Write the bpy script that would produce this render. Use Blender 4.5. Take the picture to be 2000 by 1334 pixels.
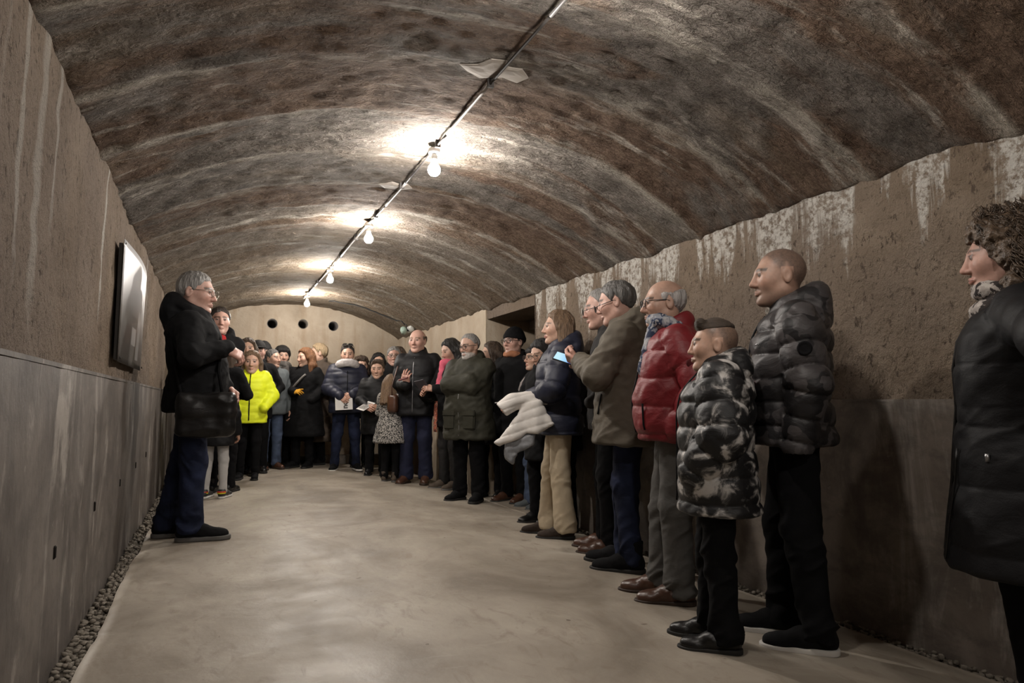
import bpy, bmesh, math, random
import numpy as np
from mathutils import Vector, Matrix

# ------------------------------------------------------------------ camera, world, exposure
sc = bpy.context.scene
for o in list(bpy.data.objects):
    bpy.data.objects.remove(o)
COL = sc.collection
CAM_H = 0.95
cam_d = bpy.data.cameras.new('camera')
cam_d.lens = 24.0
cam_d.sensor_width = 36.0
cam_d.clip_start = 0.05
cam = bpy.data.objects.new('camera', cam_d)
cam.location = (0, 0, CAM_H)
cam.rotation_euler = (math.radians(90 + 5.0588), 0, math.radians(-23.5046))
COL.objects.link(cam)
sc.camera = cam
world = bpy.data.worlds.new('world')
world.use_nodes = True
world.node_tree.nodes['Background'].inputs[0].default_value = (0.0, 0.0, 0.0, 1)
world.node_tree.nodes['Background'].inputs[1].default_value = 0.0
sc.world = world
sc.view_settings.view_transform = 'Standard'
sc.view_settings.look = 'None'
sc.view_settings.gamma = 1.0
sc.view_settings.use_curve_mapping = False
sc.view_settings.exposure = 0.0
BULB_POWER = 1430.0          # emission strength of every bare bulb
BULB_COL = (1.0, 0.935, 0.860)
BULB_DIM = 0.50            # bulbs over and behind the viewer, set weaker to keep the foreground dark

rng = random.Random(7)
nrs = np.random.RandomState(11)
R = math.radians

# ------------------------------------------------------------------ numeric helpers
_LAT = nrs.rand(32, 32, 32).astype(np.float32) * 2 - 1
def vnoise(P, s=1.0, off=0.0):
    """smooth value noise in [-1,1] at points P (n,3), s = scale (scalar or 3-tuple)"""
    Q = np.asarray(P, np.float32) * np.asarray(s, np.float32) + off
    i = np.floor(Q).astype(np.int32)
    f = Q - i
    f = f * f * (3 - 2 * f)
    i0 = i & 31; i1 = (i + 1) & 31
    x0, y0, z0 = i0.T; x1, y1, z1 = i1.T
    fx, fy, fz_ = f.T
    a = _LAT[x0, y0, z0] * (1 - fx) + _LAT[x1, y0, z0] * fx
    b = _LAT[x0, y1, z0] * (1 - fx) + _LAT[x1, y1, z0] * fx
    c = _LAT[x0, y0, z1] * (1 - fx) + _LAT[x1, y0, z1] * fx
    d = _LAT[x0, y1, z1] * (1 - fx) + _LAT[x1, y1, z1] * fx
    e = a * (1 - fy) + b * fy
    g = c * (1 - fy) + d * fy
    return e * (1 - fz_) + g * fz_
def fbm(P, s=1.0, off=0.0, oct=3):
    r = 0; a = 1.0; t = 0
    s = np.asarray(s, np.float32)
    for k in range(oct):
        r = r + a * vnoise(P, s * (2 ** k), off + 7.3 * k)
        t += a; a *= 0.5
    return r / t

def mesh_from(name, V, F, smooth=True):
    me = bpy.data.meshes.new(name)
    V = np.asarray(V, np.float32)
    if isinstance(F, np.ndarray):
        n, k = F.shape
        me.vertices.add(len(V)); me.vertices.foreach_set('co', V.ravel())
        me.loops.add(n * k); me.loops.foreach_set('vertex_index', F.astype(np.int32).ravel())
        me.polygons.add(n)
        me.polygons.foreach_set('loop_start', np.arange(0, n * k, k, dtype=np.int32))
        me.polygons.foreach_set('loop_total', np.full(n, k, np.int32))
        me.update(calc_edges=True)
    else:
        me.from_pydata([tuple(v) for v in V], [], F)
        me.update()
    if smooth:
        me.polygons.foreach_set('use_smooth', np.ones(len(me.polygons), bool))
    return me
def add(name, me, mat=None, parent=None, loc=None, rot=None):
    o = bpy.data.objects.new(name, me)
    COL.objects.link(o)
    if mat is not None and me is not None and not me.materials:
        me.materials.append(mat)
    if parent is not None:
        o.parent = parent
    if loc is not None: o.location = loc
    if rot is not None: o.rotation_euler = rot
    return o
def tag(o, label=None, cat=None, group=None, kind=None):
    if label: o['label'] = label
    if cat: o['category'] = cat
    if group: o['group'] = group
    if kind: o['kind'] = kind
    return o
def empty(name, loc, rz=0.0):
    o = bpy.data.objects.new(name, None)
    o.empty_display_size = 0.1
    o.location = loc
    o.rotation_euler = (0, 0, rz)
    COL.objects.link(o)
    return o
def box_mesh(name, x0, x1, y0, y1, z0, z1, bev=0.0):
    bm = bmesh.new()
    bmesh.ops.create_cube(bm, size=1)
    for v in bm.verts:
        v.co = Vector(((x0 + x1) / 2 + v.co.x * (x1 - x0), (y0 + y1) / 2 + v.co.y * (y1 - y0), (z0 + z1) / 2 + v.co.z * (z1 - z0)))
    if bev:
        bmesh.ops.bevel(bm, geom=bm.edges[:], offset=bev, segments=2, affect='EDGES')
    me = bpy.data.meshes.new(name); bm.to_mesh(me); bm.free()
    return me
def tube(points, r, n=8, closed=False, caps=True):
    """V,F of a tube along points; r scalar or list"""
    P = [Vector(p) for p in points]; m = len(P)
    rs = r if hasattr(r, '__len__') else [r] * m
    V = []; F = []
    up = None
    for i in range(m):
        if closed: t = P[(i + 1) % m] - P[i - 1]
        else: t = P[min(i + 1, m - 1)] - P[max(i - 1, 0)]
        t = t.normalized() if t.length > 1e-9 else Vector((0, 0, 1))
        if up is None:
            up = Vector((0, 0, 1)) if abs(t.z) < 0.9 else Vector((1, 0, 0))
        a = up - t * up.dot(t); a.normalize(); up = a
        b = t.cross(a)
        for k in range(n):
            th = 2 * math.pi * k / n
            V.append(P[i] + (a * math.cos(th) + b * math.sin(th)) * rs[i])
    mm = m if closed else m - 1
    for i in range(mm):
        for k in range(n):
            j = (i + 1) % m; k2 = (k + 1) % n
            F.append((i * n + k, i * n + k2, j * n + k2, j * n + k))
    if not closed and caps:
        F.append(tuple(range(n - 1, -1, -1)))
        F.append(tuple((m - 1) * n + k for k in range(n)))
    return [tuple(v) for v in V], F
def join(*parts):
    V = []; F = []
    for v, f in parts:
        o = len(V); V += list(v); F += [tuple(i + o for i in q) for q in f]
    return V, F

# ------------------------------------------------------------------ material helper
class N:
    def __init__(s, name, rough=0.8, spec=0.3):
        s.m = bpy.data.materials.new(name); s.m.use_nodes = True
        s.t = s.m.node_tree; s.b = s.t.nodes['Principled BSDF']
        s.b.inputs['Roughness'].default_value = rough
        s.b.inputs['Specular IOR Level'].default_value = spec
        s._tc = None
    def node(s, typ, **kw):
        n = s.t.nodes.new(typ)
        for k, v in kw.items(): setattr(n, k, v)
        return n
    def link(s, a, b): s.t.links.new(a, b)
    def coord(s, kind='Object', scale=(1, 1, 1), rot=(0, 0, 0)):
        if s._tc is None: s._tc = s.node('ShaderNodeTexCoord')
        mp = s.node('ShaderNodeMapping')
        mp.inputs['Scale'].default_value = scale; mp.inputs['Rotation'].default_value = rot
        s.link(s._tc.outputs[kind], mp.inputs['Vector'])
        return mp.outputs[0]
    def noise(s, vec, scale=5, detail=4, rough=0.55, dist=0.0):
        n = s.node('ShaderNodeTexNoise')
        n.inputs['Scale'].default_value = scale; n.inputs['Detail'].default_value = detail
        n.inputs['Roughness'].default_value = rough; n.inputs['Distortion'].default_value = dist
        s.link(vec, n.inputs['Vector'])
        return n.outputs['Fac']
    def voro(s, vec, scale=5, feature='F1', out='Distance'):
        n = s.node('ShaderNodeTexVoronoi', feature=feature)
        n.inputs['Scale'].default_value = scale
        s.link(vec, n.inputs['Vector'])
        return n.outputs[out]
    def ramp(s, fac, stops, interp='LINEAR'):
        n = s.node('ShaderNodeValToRGB'); cr = n.color_ramp; cr.interpolation = interp
        while len(cr.elements) < len(stops): cr.elements.new(0.5)
        for e, (p, c) in zip(cr.elements, stops):
            e.position = p
            e.color = (c, c, c, 1) if not hasattr(c, '__len__') else (c[0], c[1], c[2], 1)
        s.link(fac, n.inputs['Fac'])
        return n.outputs['Color']
    def mix(s, fac, a, b, mode='MIX'):
        n = s.node('ShaderNodeMix', data_type='RGBA', blend_type=mode)
        for sock, val in ((n.inputs[0], fac), (n.inputs[6], a), (n.inputs[7], b)):
            if hasattr(val, 'is_linked') or isinstance(val, bpy.types.NodeSocket): s.link(val, sock)
            elif hasattr(val, '__len__'): sock.default_value = (val[0], val[1], val[2], 1)
            else: sock.default_value = val
        return n.outputs[2]
    def math(s, op, a, b=0.0):
        n = s.node('ShaderNodeMath', operation=op)
        for sock, val in ((n.inputs[0], a), (n.inputs[1], b)):
            if isinstance(val, bpy.types.NodeSocket): s.link(val, sock)
            else: sock.default_value = val
        return n.outputs[0]
    def sep(s, vec):
        n = s.node('ShaderNodeSeparateXYZ'); s.link(vec, n.inputs[0]); return n.outputs
    def color(s, c):
        if isinstance(c, bpy.types.NodeSocket): s.link(c, s.b.inputs['Base Color'])
        else: s.b.inputs['Base Color'].default_value = (c[0], c[1], c[2], 1)
    def bump(s, h, strength=0.5, dist=0.01):
        n = s.node('ShaderNodeBump'); n.inputs['Strength'].default_value = strength; n.inputs['Distance'].default_value = dist
        s.link(h, n.inputs['Height'])
        if s.b.inputs['Normal'].is_linked:
            s.link(s.b.inputs['Normal'].links[0].from_socket, n.inputs['Normal'])
        s.link(n.outputs[0], s.b.inputs['Normal'])
MATS = {}
def fabric(name, col, rough=0.85, var=0.25, scale=9, bump=0.25, spec=0.25, sheen=0.0, crumple=0.28):
    if name in MATS: return MATS[name]
    n = N(name, rough, spec)
    c = n.coord('Object')
    f = n.noise(c, scale, 3)
    lo = tuple(x * (1 - var) for x in col); hi = tuple(min(1, x * (1 + var)) for x in col)
    n.color(n.ramp(f, [(0.3, lo), (0.7, hi)]))
    n.bump(n.noise(c, 220, 2), bump, 0.002)
    n.bump(n.noise(n.coord('Object', (1, 1, 1.8), (0.35, 0.25, 0)), 11, 3, 0.5, 0.5), crumple, 0.014)
    if sheen: n.b.inputs['Sheen Weight'].default_value = sheen
    MATS[name] = n.m
    return n.m
def plain(name, col, rough=0.5, spec=0.4, metal=0.0):
    if name in MATS: return MATS[name]
    n = N(name, rough, spec); n.color(col); n.b.inputs['Metallic'].default_value = metal
    n.bump(n.noise(n.coord('Object'), 60, 2), 0.05, 0.002)
    MATS[name] = n.m
    return n.m
def emit(name, col, strength):
    n = N(name); n.color((0.8, 0.8, 0.8))
    n.b.inputs['Emission Color'].default_value = (*col, 1); n.b.inputs['Emission Strength'].default_value = strength
    return n.m

# ------------------------------------------------------------------ the room
XL, XR, YB, YF = -0.51, 2.85, 11.4, -3.6     # wall faces, back wall, end behind the camera
ZL, ZR, ZC = 2.06, 2.01, 2.50                # springing heights and crown
XC = (XL + XR) / 2
def floor_z(X): return -0.07 * max(0.0, X - 1.4)
def vault_z(X):
    t = (X - XL) / (XR - XL)
    zs = ZL + (ZR - ZL) * t
    return zs + (ZC - zs) * (1 - abs(2 * t - 1) ** 2.25)

def mat_vault():
    n = N('vault_plaster', 0.9, 0.15)
    uv = n.node('ShaderNodeUVMap').outputs[0]
    def sc_(sx, sy, off=0):
        mp = n.node('ShaderNodeMapping'); mp.inputs['Scale'].default_value = (sx, sy, 1); mp.inputs['Location'].default_value = (off, off * 1.7, 0)
        n.link(uv, mp.inputs['Vector']); return mp.outputs[0]
    uu, vv = n.sep(uv)[0], n.sep(uv)[1]
    vn = n.math('ADD', vv, n.math('MULTIPLY', n.math('SUBTRACT', n.noise(sc_(0.9, 0.9, 50), 1.0, 3), 0.5), 0.20))
    bayc = n.math('DIVIDE', n.math('SUBTRACT', vn, 2.23), 0.62)
    wn = n.node('ShaderNodeTexWhiteNoise', noise_dimensions='1D'); n.link(n.math('FLOOR', bayc), wn.inputs['W'])
    pn = n.math('ADD', n.noise(sc_(0.55, 1.5), 1.0, 5, 0.6, 0.6), n.math('MULTIPLY', n.math('SUBTRACT', wn.outputs['Value'], 0.5), 0.22))
    patch = n.ramp(pn, [(0.46, 0.0), (0.53, 1.0)])
    seam = n.ramp(n.math('FRACT', bayc), [(0.0, 1.0), (0.07, 0.7), (0.17, 0.0), (0.93, 0.0), (1.0, 1.0)])
    side = n.ramp(n.math('ABSOLUTE', n.math('SUBTRACT', n.math('DIVIDE', uu, 1.77), 1.0)), [(0.1, 0.25), (0.75, 1.0)])
    sbrk = n.ramp(n.noise(sc_(1.6, 2.6, 44), 1.5, 6, 0.7), [(0.42, 0.0), (0.54, 1.0)])
    seam = n.math('MULTIPLY', n.math('MULTIPLY', seam, side), sbrk)
    brown = n.ramp(n.noise(sc_(1, 1, 3), 9, 6, 0.7), [(0.32, (0.098, 0.062, 0.043)), (0.68, (0.245, 0.170, 0.124))])
    grey = n.ramp(n.noise(sc_(1, 1, 5), 6, 6, 0.7), [(0.32, (0.105, 0.090, 0.078)), (0.70, (0.305, 0.270, 0.236))])
    c = n.mix(patch, brown, grey)
    tan = n.ramp(n.noise(sc_(0.4, 0.9, 9), 1.3, 3), [(0.55, 0.0), (0.75, 0.7)])
    c = n.mix(tan, c, (0.29, 0.222, 0.152))
    # cleaner tan plaster in the farther bays
    far = n.ramp(n.math('ADD', n.math('MULTIPLY', n.sep(uv)[1], 0.1), n.math('MULTIPLY', n.noise(sc_(0.8, 1.2, 30), 1.0, 4), 0.22)), [(0.60, 0.0), (0.88, 0.8)])
    c = n.mix(far, c, n.ramp(n.noise(sc_(1, 1.6, 14), 5, 6, 0.7), [(0.3, (0.215, 0.160, 0.108)), (0.7, (0.375, 0.305, 0.228))]))
    # pale lime runs along the formwork seams (they follow the arch)
    run = n.ramp(n.noise(sc_(0.55, 4.6, 1), 1.0, 5, 0.66, 0.3), [(0.545, 0.0), (0.62, 1.0)])
    brk = n.ramp(n.noise(sc_(1.5, 3.0, 12), 1.6, 5, 0.7), [(0.44, 0.0), (0.57, 1.0)])
    pale = n.math('MULTIPLY', run, brk)
    c = n.mix(pale, c, (0.50, 0.455, 0.395))
    c = n.mix(n.math('MULTIPLY', seam, 0.9), c, (0.47, 0.425, 0.36))
    dk = n.ramp(n.noise(sc_(2.0, 3.0, 20), 9, 5, 0.7), [(0.32, 0.65), (0.46, 0.0)])
    c = n.mix(dk, c, (0.075, 0.055, 0.042))
    n.color(c)
    ob = n.coord('Object', (1, 1, 1))
    h1 = n.noise(n.coord('Object', (1, 1.6, 1)), 24, 5, 0.68, 0.5)
    h2 = n.noise(sc_(1.0, 4.0, 2), 14, 4, 0.6, 1.0)
    n.bump(h2, 0.8, 0.05)
    n.bump(h1, 1.0, 0.055)
    return n.m
def mat_wall(side):
    n = N('wall_plaster_' + side, 0.92, 0.12)
    ob = n.coord('Object')
    sx = n.sep(ob)
    base = n.ramp(n.noise(ob, 2.2, 6, 0.65), [(0.3, (0.175, 0.128, 0.090)), (0.7, (0.335, 0.265, 0.200))])
    base = n.mix(n.ramp(n.noise(ob, 0.8, 3), [(0.4, 0.0), (0.62, 0.65)]), base, (0.235, 0.190, 0.158))
    # small pits
    pit = n.ramp(n.noise(n.coord('Object', (1, 1, 0.6)), 38, 4, 0.7), [(0.34, 1.0), (0.43, 0.0)])
    base = n.mix(n.math('MULTIPLY', pit, 0.75), base, (0.07, 0.05, 0.038))
    # lime efflorescence running down from the springing
    if side == 'right':
        st = n.noise(n.coord('Object', (1, 4.8, 0.36)), 1.0, 6, 0.66)
        hgt = n.math('MULTIPLY', n.math('SUBTRACT', sx[2], 1.50), 0.30)
        m = n.ramp(n.math('ADD', st, hgt), [(0.575, 0.0), (0.635, 1.0)])
        edge = n.ramp(n.noise(ob, 30, 4, 0.7), [(0.40, 0.05), (0.56, 1.0)])
        base = n.mix(n.math('MULTIPLY', m, edge), base, (0.66, 0.63, 0.58))
    else:
        st = n.noise(n.coord('Object', (1, 3.4, 0.16)), 1.0, 3, 0.5)
        m = n.ramp(st, [(0.66, 0.0), (0.72, 0.6)])
        base = n.mix(m, base, (0.46, 0.42, 0.36))
        wob = n.math('MULTIPLY', n.math('SUBTRACT', n.noise(n.coord('Object', (0, 0, 1)), 6, 3), 0.5), 0.06)
        for y0_, hw, zlo, amt in ((3.74, 0.022, 1.35, 0.9), (5.92, 0.03, 1.55, 0.7), (2.42, 0.05, 1.2, 0.45), (2.20, 0.03, 1.3, 0.5), (2.62, 0.025, 1.5, 0.5)):
            dy = n.math('ABSOLUTE', n.math('ADD', n.math('SUBTRACT', sx[1], y0_), wob))
            mk = n.ramp(n.math('DIVIDE', dy, hw), [(0.45, amt), (1.0, 0.0)])
            mz = n.ramp(n.math('ADD', n.math('SUBTRACT', sx[2], zlo), n.math('MULTIPLY', n.noise(ob, 25, 3), 0.3)), [(0.10, 0.0), (0.30, 1.0)])
            base = n.mix(n.math('MULTIPLY', mk, mz), base, (0.52, 0.49, 0.44))
    n.color(base)
    n.bump(n.noise(ob, 9, 4, 0.6), 0.7, 0.06)
    n.bump(n.noise(n.coord('Object', (1, 1, 0.75)), 36, 5, 0.72), 1.0, 0.05)
    return n.m
def mat_band(side):
    n = N('cement_band_' + side, 0.62, 0.35)
    ob = n.coord('Object')
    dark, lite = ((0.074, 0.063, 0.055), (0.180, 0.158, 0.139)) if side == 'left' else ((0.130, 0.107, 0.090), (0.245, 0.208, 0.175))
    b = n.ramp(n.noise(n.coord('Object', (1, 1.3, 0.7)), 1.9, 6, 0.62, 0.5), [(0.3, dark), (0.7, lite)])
    st = n.noise(n.coord('Object', (1, 2.6, 0.62)), 1.3, 7, 0.68, 0.9)
    b = n.mix(n.ramp(st, [(0.54, 0.0), (0.64, 0.85)]), b, (0.335, 0.305, 0.272))
    st2 = n.noise(n.coord('Object', (1, 1.6, 0.7)), 1.7, 6, 0.68, 0.8)
    b = n.mix(n.ramp(st2, [(0.30, 0.7), (0.44, 0.0)]), b, (0.070, 0.060, 0.055))
    b = n.mix(n.ramp(n.noise(n.coord('Object', (1, 0.6, 1)), 7, 6, 0.7, 0.4), [(0.40, 0.45), (0.56, 0.0)]), b, (0.060, 0.052, 0.047))
    spot = n.ramp(n.noise(ob, 26, 3, 0.6), [(0.66, 0.0), (0.74, 0.6)])
    b = n.mix(spot, b, (0.26, 0.235, 0.21))
    n.color(b)
    n.bump(n.noise(n.coord('Object', (1, 1.0, 0.5)), 18, 5, 0.65), 0.35, 0.012)
    return n.m
def mat_floor():
    n = N('screed_floor', 0.52, 0.35)
    ob = n.coord('Object')
    b = n.ramp(n.noise(n.coord('Object', (1, 0.7, 1)), 1.5, 6, 0.6, 0.7), [(0.32, (0.185, 0.155, 0.122)), (0.52, (0.300, 0.261, 0.213)), (0.72, (0.405, 0.363, 0.303))])
    b = n.mix(n.ramp(n.noise(n.coord('Object', (2.2, 1, 1)), 4, 5, 0.65, 1.5), [(0.53, 0.0), (0.70, 0.6)]), b, (0.195, 0.155, 0.118))
    b = n.mix(n.ramp(n.noise(ob, 14, 2, 0.4), [(0.745, 0.0), (0.765, 0.8)]), b, (0.12, 0.09, 0.065))
    b = n.mix(n.ramp(n.noise(n.coord('Object', (0.8, 2.4, 1)), 2.3, 5, 0.7, 1.0), [(0.60, 0.0), (0.74, 0.45)]), b, (0.47, 0.42, 0.355))
    n.color(b)
    n.link(n.ramp(n.noise(ob, 3, 4), [(0.3, 0.42), (0.7, 0.68)]), n.b.inputs['Roughness'])
    n.bump(n.noise(ob, 5, 5, 0.6), 0.25, 0.02)
    return n.m
M_vault = mat_vault()
M_wall = {s: mat_wall(s) for s in ('left', 'right')}
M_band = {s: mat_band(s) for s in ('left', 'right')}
M_floor = mat_floor()
def mat_smooth():
    n = N('smooth_concrete', 0.85, 0.2); ob = n.coord('Object')
    b = n.ramp(n.noise(ob, 1.6, 6, 0.62, 0.4), [(0.3, (0.285, 0.228, 0.168)), (0.7, (0.43, 0.365, 0.285))])
    b = n.mix(n.ramp(n.noise(n.coord('Object', (3.0, 3.0, 0.4)), 1.2, 5, 0.6), [(0.50, 0.0), (0.66, 0.6)]), b, (0.25, 0.175, 0.11))
    b = n.mix(n.ramp(n.noise(ob, 24, 3, 0.6), [(0.70, 0.0), (0.78, 0.5)]), b, (0.10, 0.075, 0.055))
    n.color(b); n.bump(n.noise(ob, 22, 4, 0.6), 0.4, 0.02)
    return n.m
M_smooth = mat_smooth()

def grid_faces(nu, nv, flip=False):
    i, j = np.meshgrid(np.arange(nu - 1), np.arange(nv - 1), indexing='ij')
    a = (i * nv + j).ravel(); b = ((i + 1) * nv + j).ravel(); c = b + 1; d = a + 1
    return np.stack([a, d, c, b] if flip else [a, b, c, d], 1)

# --- ceiling: barrel vault with the waviness of its formwork bays
def build_vault():
    nu, ys = 150, np.concatenate([np.arange(YF - 0.2, 1.2, 0.06), np.arange(1.2, 5.6, 0.022), np.arange(5.6, YB + 0.35, 0.04)])
    nv = len(ys)
    X = np.linspace(XL - 0.04, XR + 0.04, nu)
    Z = np.array([vault_z(min(max(x, XL), XR)) for x in X])
    GX = np.repeat(X[:, None], nv, 1); GZ = np.repeat(Z[:, None], nv, 1); GY = np.repeat(ys[None, :], nu, 0)
    t = np.clip((GX - XL) / (XR - XL), 0, 1)
    P = np.stack([GX, GY, GZ], -1).reshape(-1, 3)
    w = np.abs(2 * t - 1).reshape(-1)
    yy = P[:, 1] + 0.06 * vnoise(P, (1.3, 0.6, 0), 3.0)
    bay = np.abs(np.sin(np.pi * (yy - 2.23) / 0.62))
    dz = -0.030 * (1 - bay ** 0.7) * (0.30 + 0.70 * w) + 0.012
    dz += 0.020 * fbm(P, (0.9, 1.6, 0.9), 1.0) + 0.013 * fbm(P, (5, 7, 5), 4.0) + 0.009 * vnoise(P, (13, 20, 13), 9.0)
    P[:, 2] += dz
    me = mesh_from('vault', P, grid_faces(nu, nv, True))
    uvl = me.uv_layers.new(name='UVMap')
    arc = np.concatenate([[0], np.cumsum(np.hypot(np.diff(X), np.diff(Z)))])
    U = np.stack([np.repeat(arc[:, None], nv, 1), GY], -1).reshape(-1, 2)
    li = np.empty(len(me.loops), np.int32); me.loops.foreach_get('vertex_index', li)
    uvl.data.foreach_set('uv', U[li].astype(np.float32).ravel())
    return add('ceiling', me, M_vault)
from mathutils.bvhtree import BVHTree
ceil_o = tag(build_vault(), 'low barrel vault of rough stained plaster over the tunnel', kind='structure')
_bv = BVHTree.FromPolygons([v.co[:] for v in ceil_o.data.vertices], [p_.vertices[:] for p_ in ceil_o.data.polygons])
def under_vault(x, y):
    h = _bv.ray_cast(Vector((x, y, 1.9)), Vector((0, 0, 1)))
    return h[0].z if h[0] is not None else vault_z(x)

NICHE0, NICHE1, NICHE_Z = 5.98, 7.30, 1.92
def wall_grid(name, x, y0, y1, z0, z1, mat, inward, step=0.03, amp=0.010, parent=None, seed=0.0):
    """upright rough wall face in the plane X = x, inward = +1 / -1 is the side of the room"""
    ny = max(2, int((y1 - y0) / step)); nz = max(2, int((z1 - z0) / step))
    Y, Z = np.meshgrid(np.linspace(y0, y1, ny), np.linspace(z0, z1, nz), indexing='ij')
    P = np.stack([np.full_like(Y, x), Y, Z], -1).reshape(-1, 3)
    P[:, 0] += inward * (amp * fbm(P, (2, 2.5, 2.5), seed) + amp * 0.55 * vnoise(P, (9, 14, 12), seed + 3))
    me = mesh_from(name, P, grid_faces(ny, nz, inward > 0))
    return add(name, me, mat, parent)
wl = wall_grid('wall_left', XL, YF, YB + 0.1, 1.05, 2.12, M_wall['left'], 1, 0.022, 0.013)
tag(wl, 'left tunnel wall of pitted tan plaster above a grey cement band', kind='structure')
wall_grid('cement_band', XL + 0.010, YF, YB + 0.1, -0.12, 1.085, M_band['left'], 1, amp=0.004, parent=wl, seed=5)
# thin top lip of the band
lip = add('band_lip', box_mesh('band_lip', XL - 0.03, XL + 0.013, YF, YB, 1.070, 1.085), M_band['left'], wl)
wr = wall_grid('wall_right', XR, YF, NICHE0, 0.955, 2.08, M_wall['right'], -1, 0.018, 0.014, seed=8)
tag(wr, 'right tunnel wall of tan plaster with white lime runs', kind='structure')
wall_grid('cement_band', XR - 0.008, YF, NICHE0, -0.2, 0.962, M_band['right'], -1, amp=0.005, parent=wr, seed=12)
add('band_lip', box_mesh('band_lip', XR - 0.010, XR + 0.03, YF, NICHE0, 0.950, 0.962), M_band['right'], wr)
# wall beyond the side recess
wr2 = wall_grid('wall_right_beyond', XR, NICHE1, YB + 0.1, -0.2, 2.10, M_smooth, -1, seed=21)
tag(wr2, 'right tunnel wall of plain tan plaster beyond the side recess', kind='structure')
# the side recess: jambs, back, soffit
ND = 1.15
def plane_y(name, y, x0, x1, z0, z1, mat, facing, seed, parent=None, step=0.04, amp=0.008):
    nx = max(2, int((x1 - x0) / step)); nz = max(2, int((z1 - z0) / step))
    X, Z = np.meshgrid(np.linspace(x0, x1, nx), np.linspace(z0, z1, nz), indexing='ij')
    P = np.stack([X, np.full_like(X, y), Z], -1).reshape(-1, 3)
    P[:, 1] += facing * (amp * fbm(P, (2.2, 2, 2.2), seed) + amp * 0.5 * vnoise(P, (11, 9, 11), seed + 3))
    me = mesh_from(name, P, grid_faces(nx, nz, facing > 0))
    return add(name, me, mat, parent)
plane_y('recess_jamb', NICHE0, XR - 0.005, XR + ND, -0.2, 2.2, M_wall['left'], 1, 31, wr)
plane_y('recess_jamb', NICHE1, XR - 0.005, XR + ND, -0.2, 2.2, M_smooth, -1, 33, wr2)
wall_grid('recess_back', XR + ND, NICHE0 - 0.05, NICHE1 + 0.05, -0.2, 2.3, M_smooth, -1, 0.05, 0.008, wr2, 35)
add('recess_soffit', box_mesh('recess_soffit', XR + 0.015, XR + ND, NICHE0 - 0.1, NICHE1 + 0.1, NICHE_Z - 0.02, NICHE_Z + 0.14), M_wall['left'], wr2)
add('recess_lintel', box_mesh('recess_lintel', XR + 0.55, XR + 0.68, NICHE0, NICHE1, NICHE_Z - 0.12, NICHE_Z - 0.015), M_band['right'], wr2)
# end wall behind the camera
we = plane_y('wall_front', YF, XL - 0.1, XR + 0.1, -0.2, 2.7, M_wall['left'], 1, 41, None, 0.1)
tag(we, 'plain plaster end wall of the tunnel behind the viewer', kind='structure')

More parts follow.
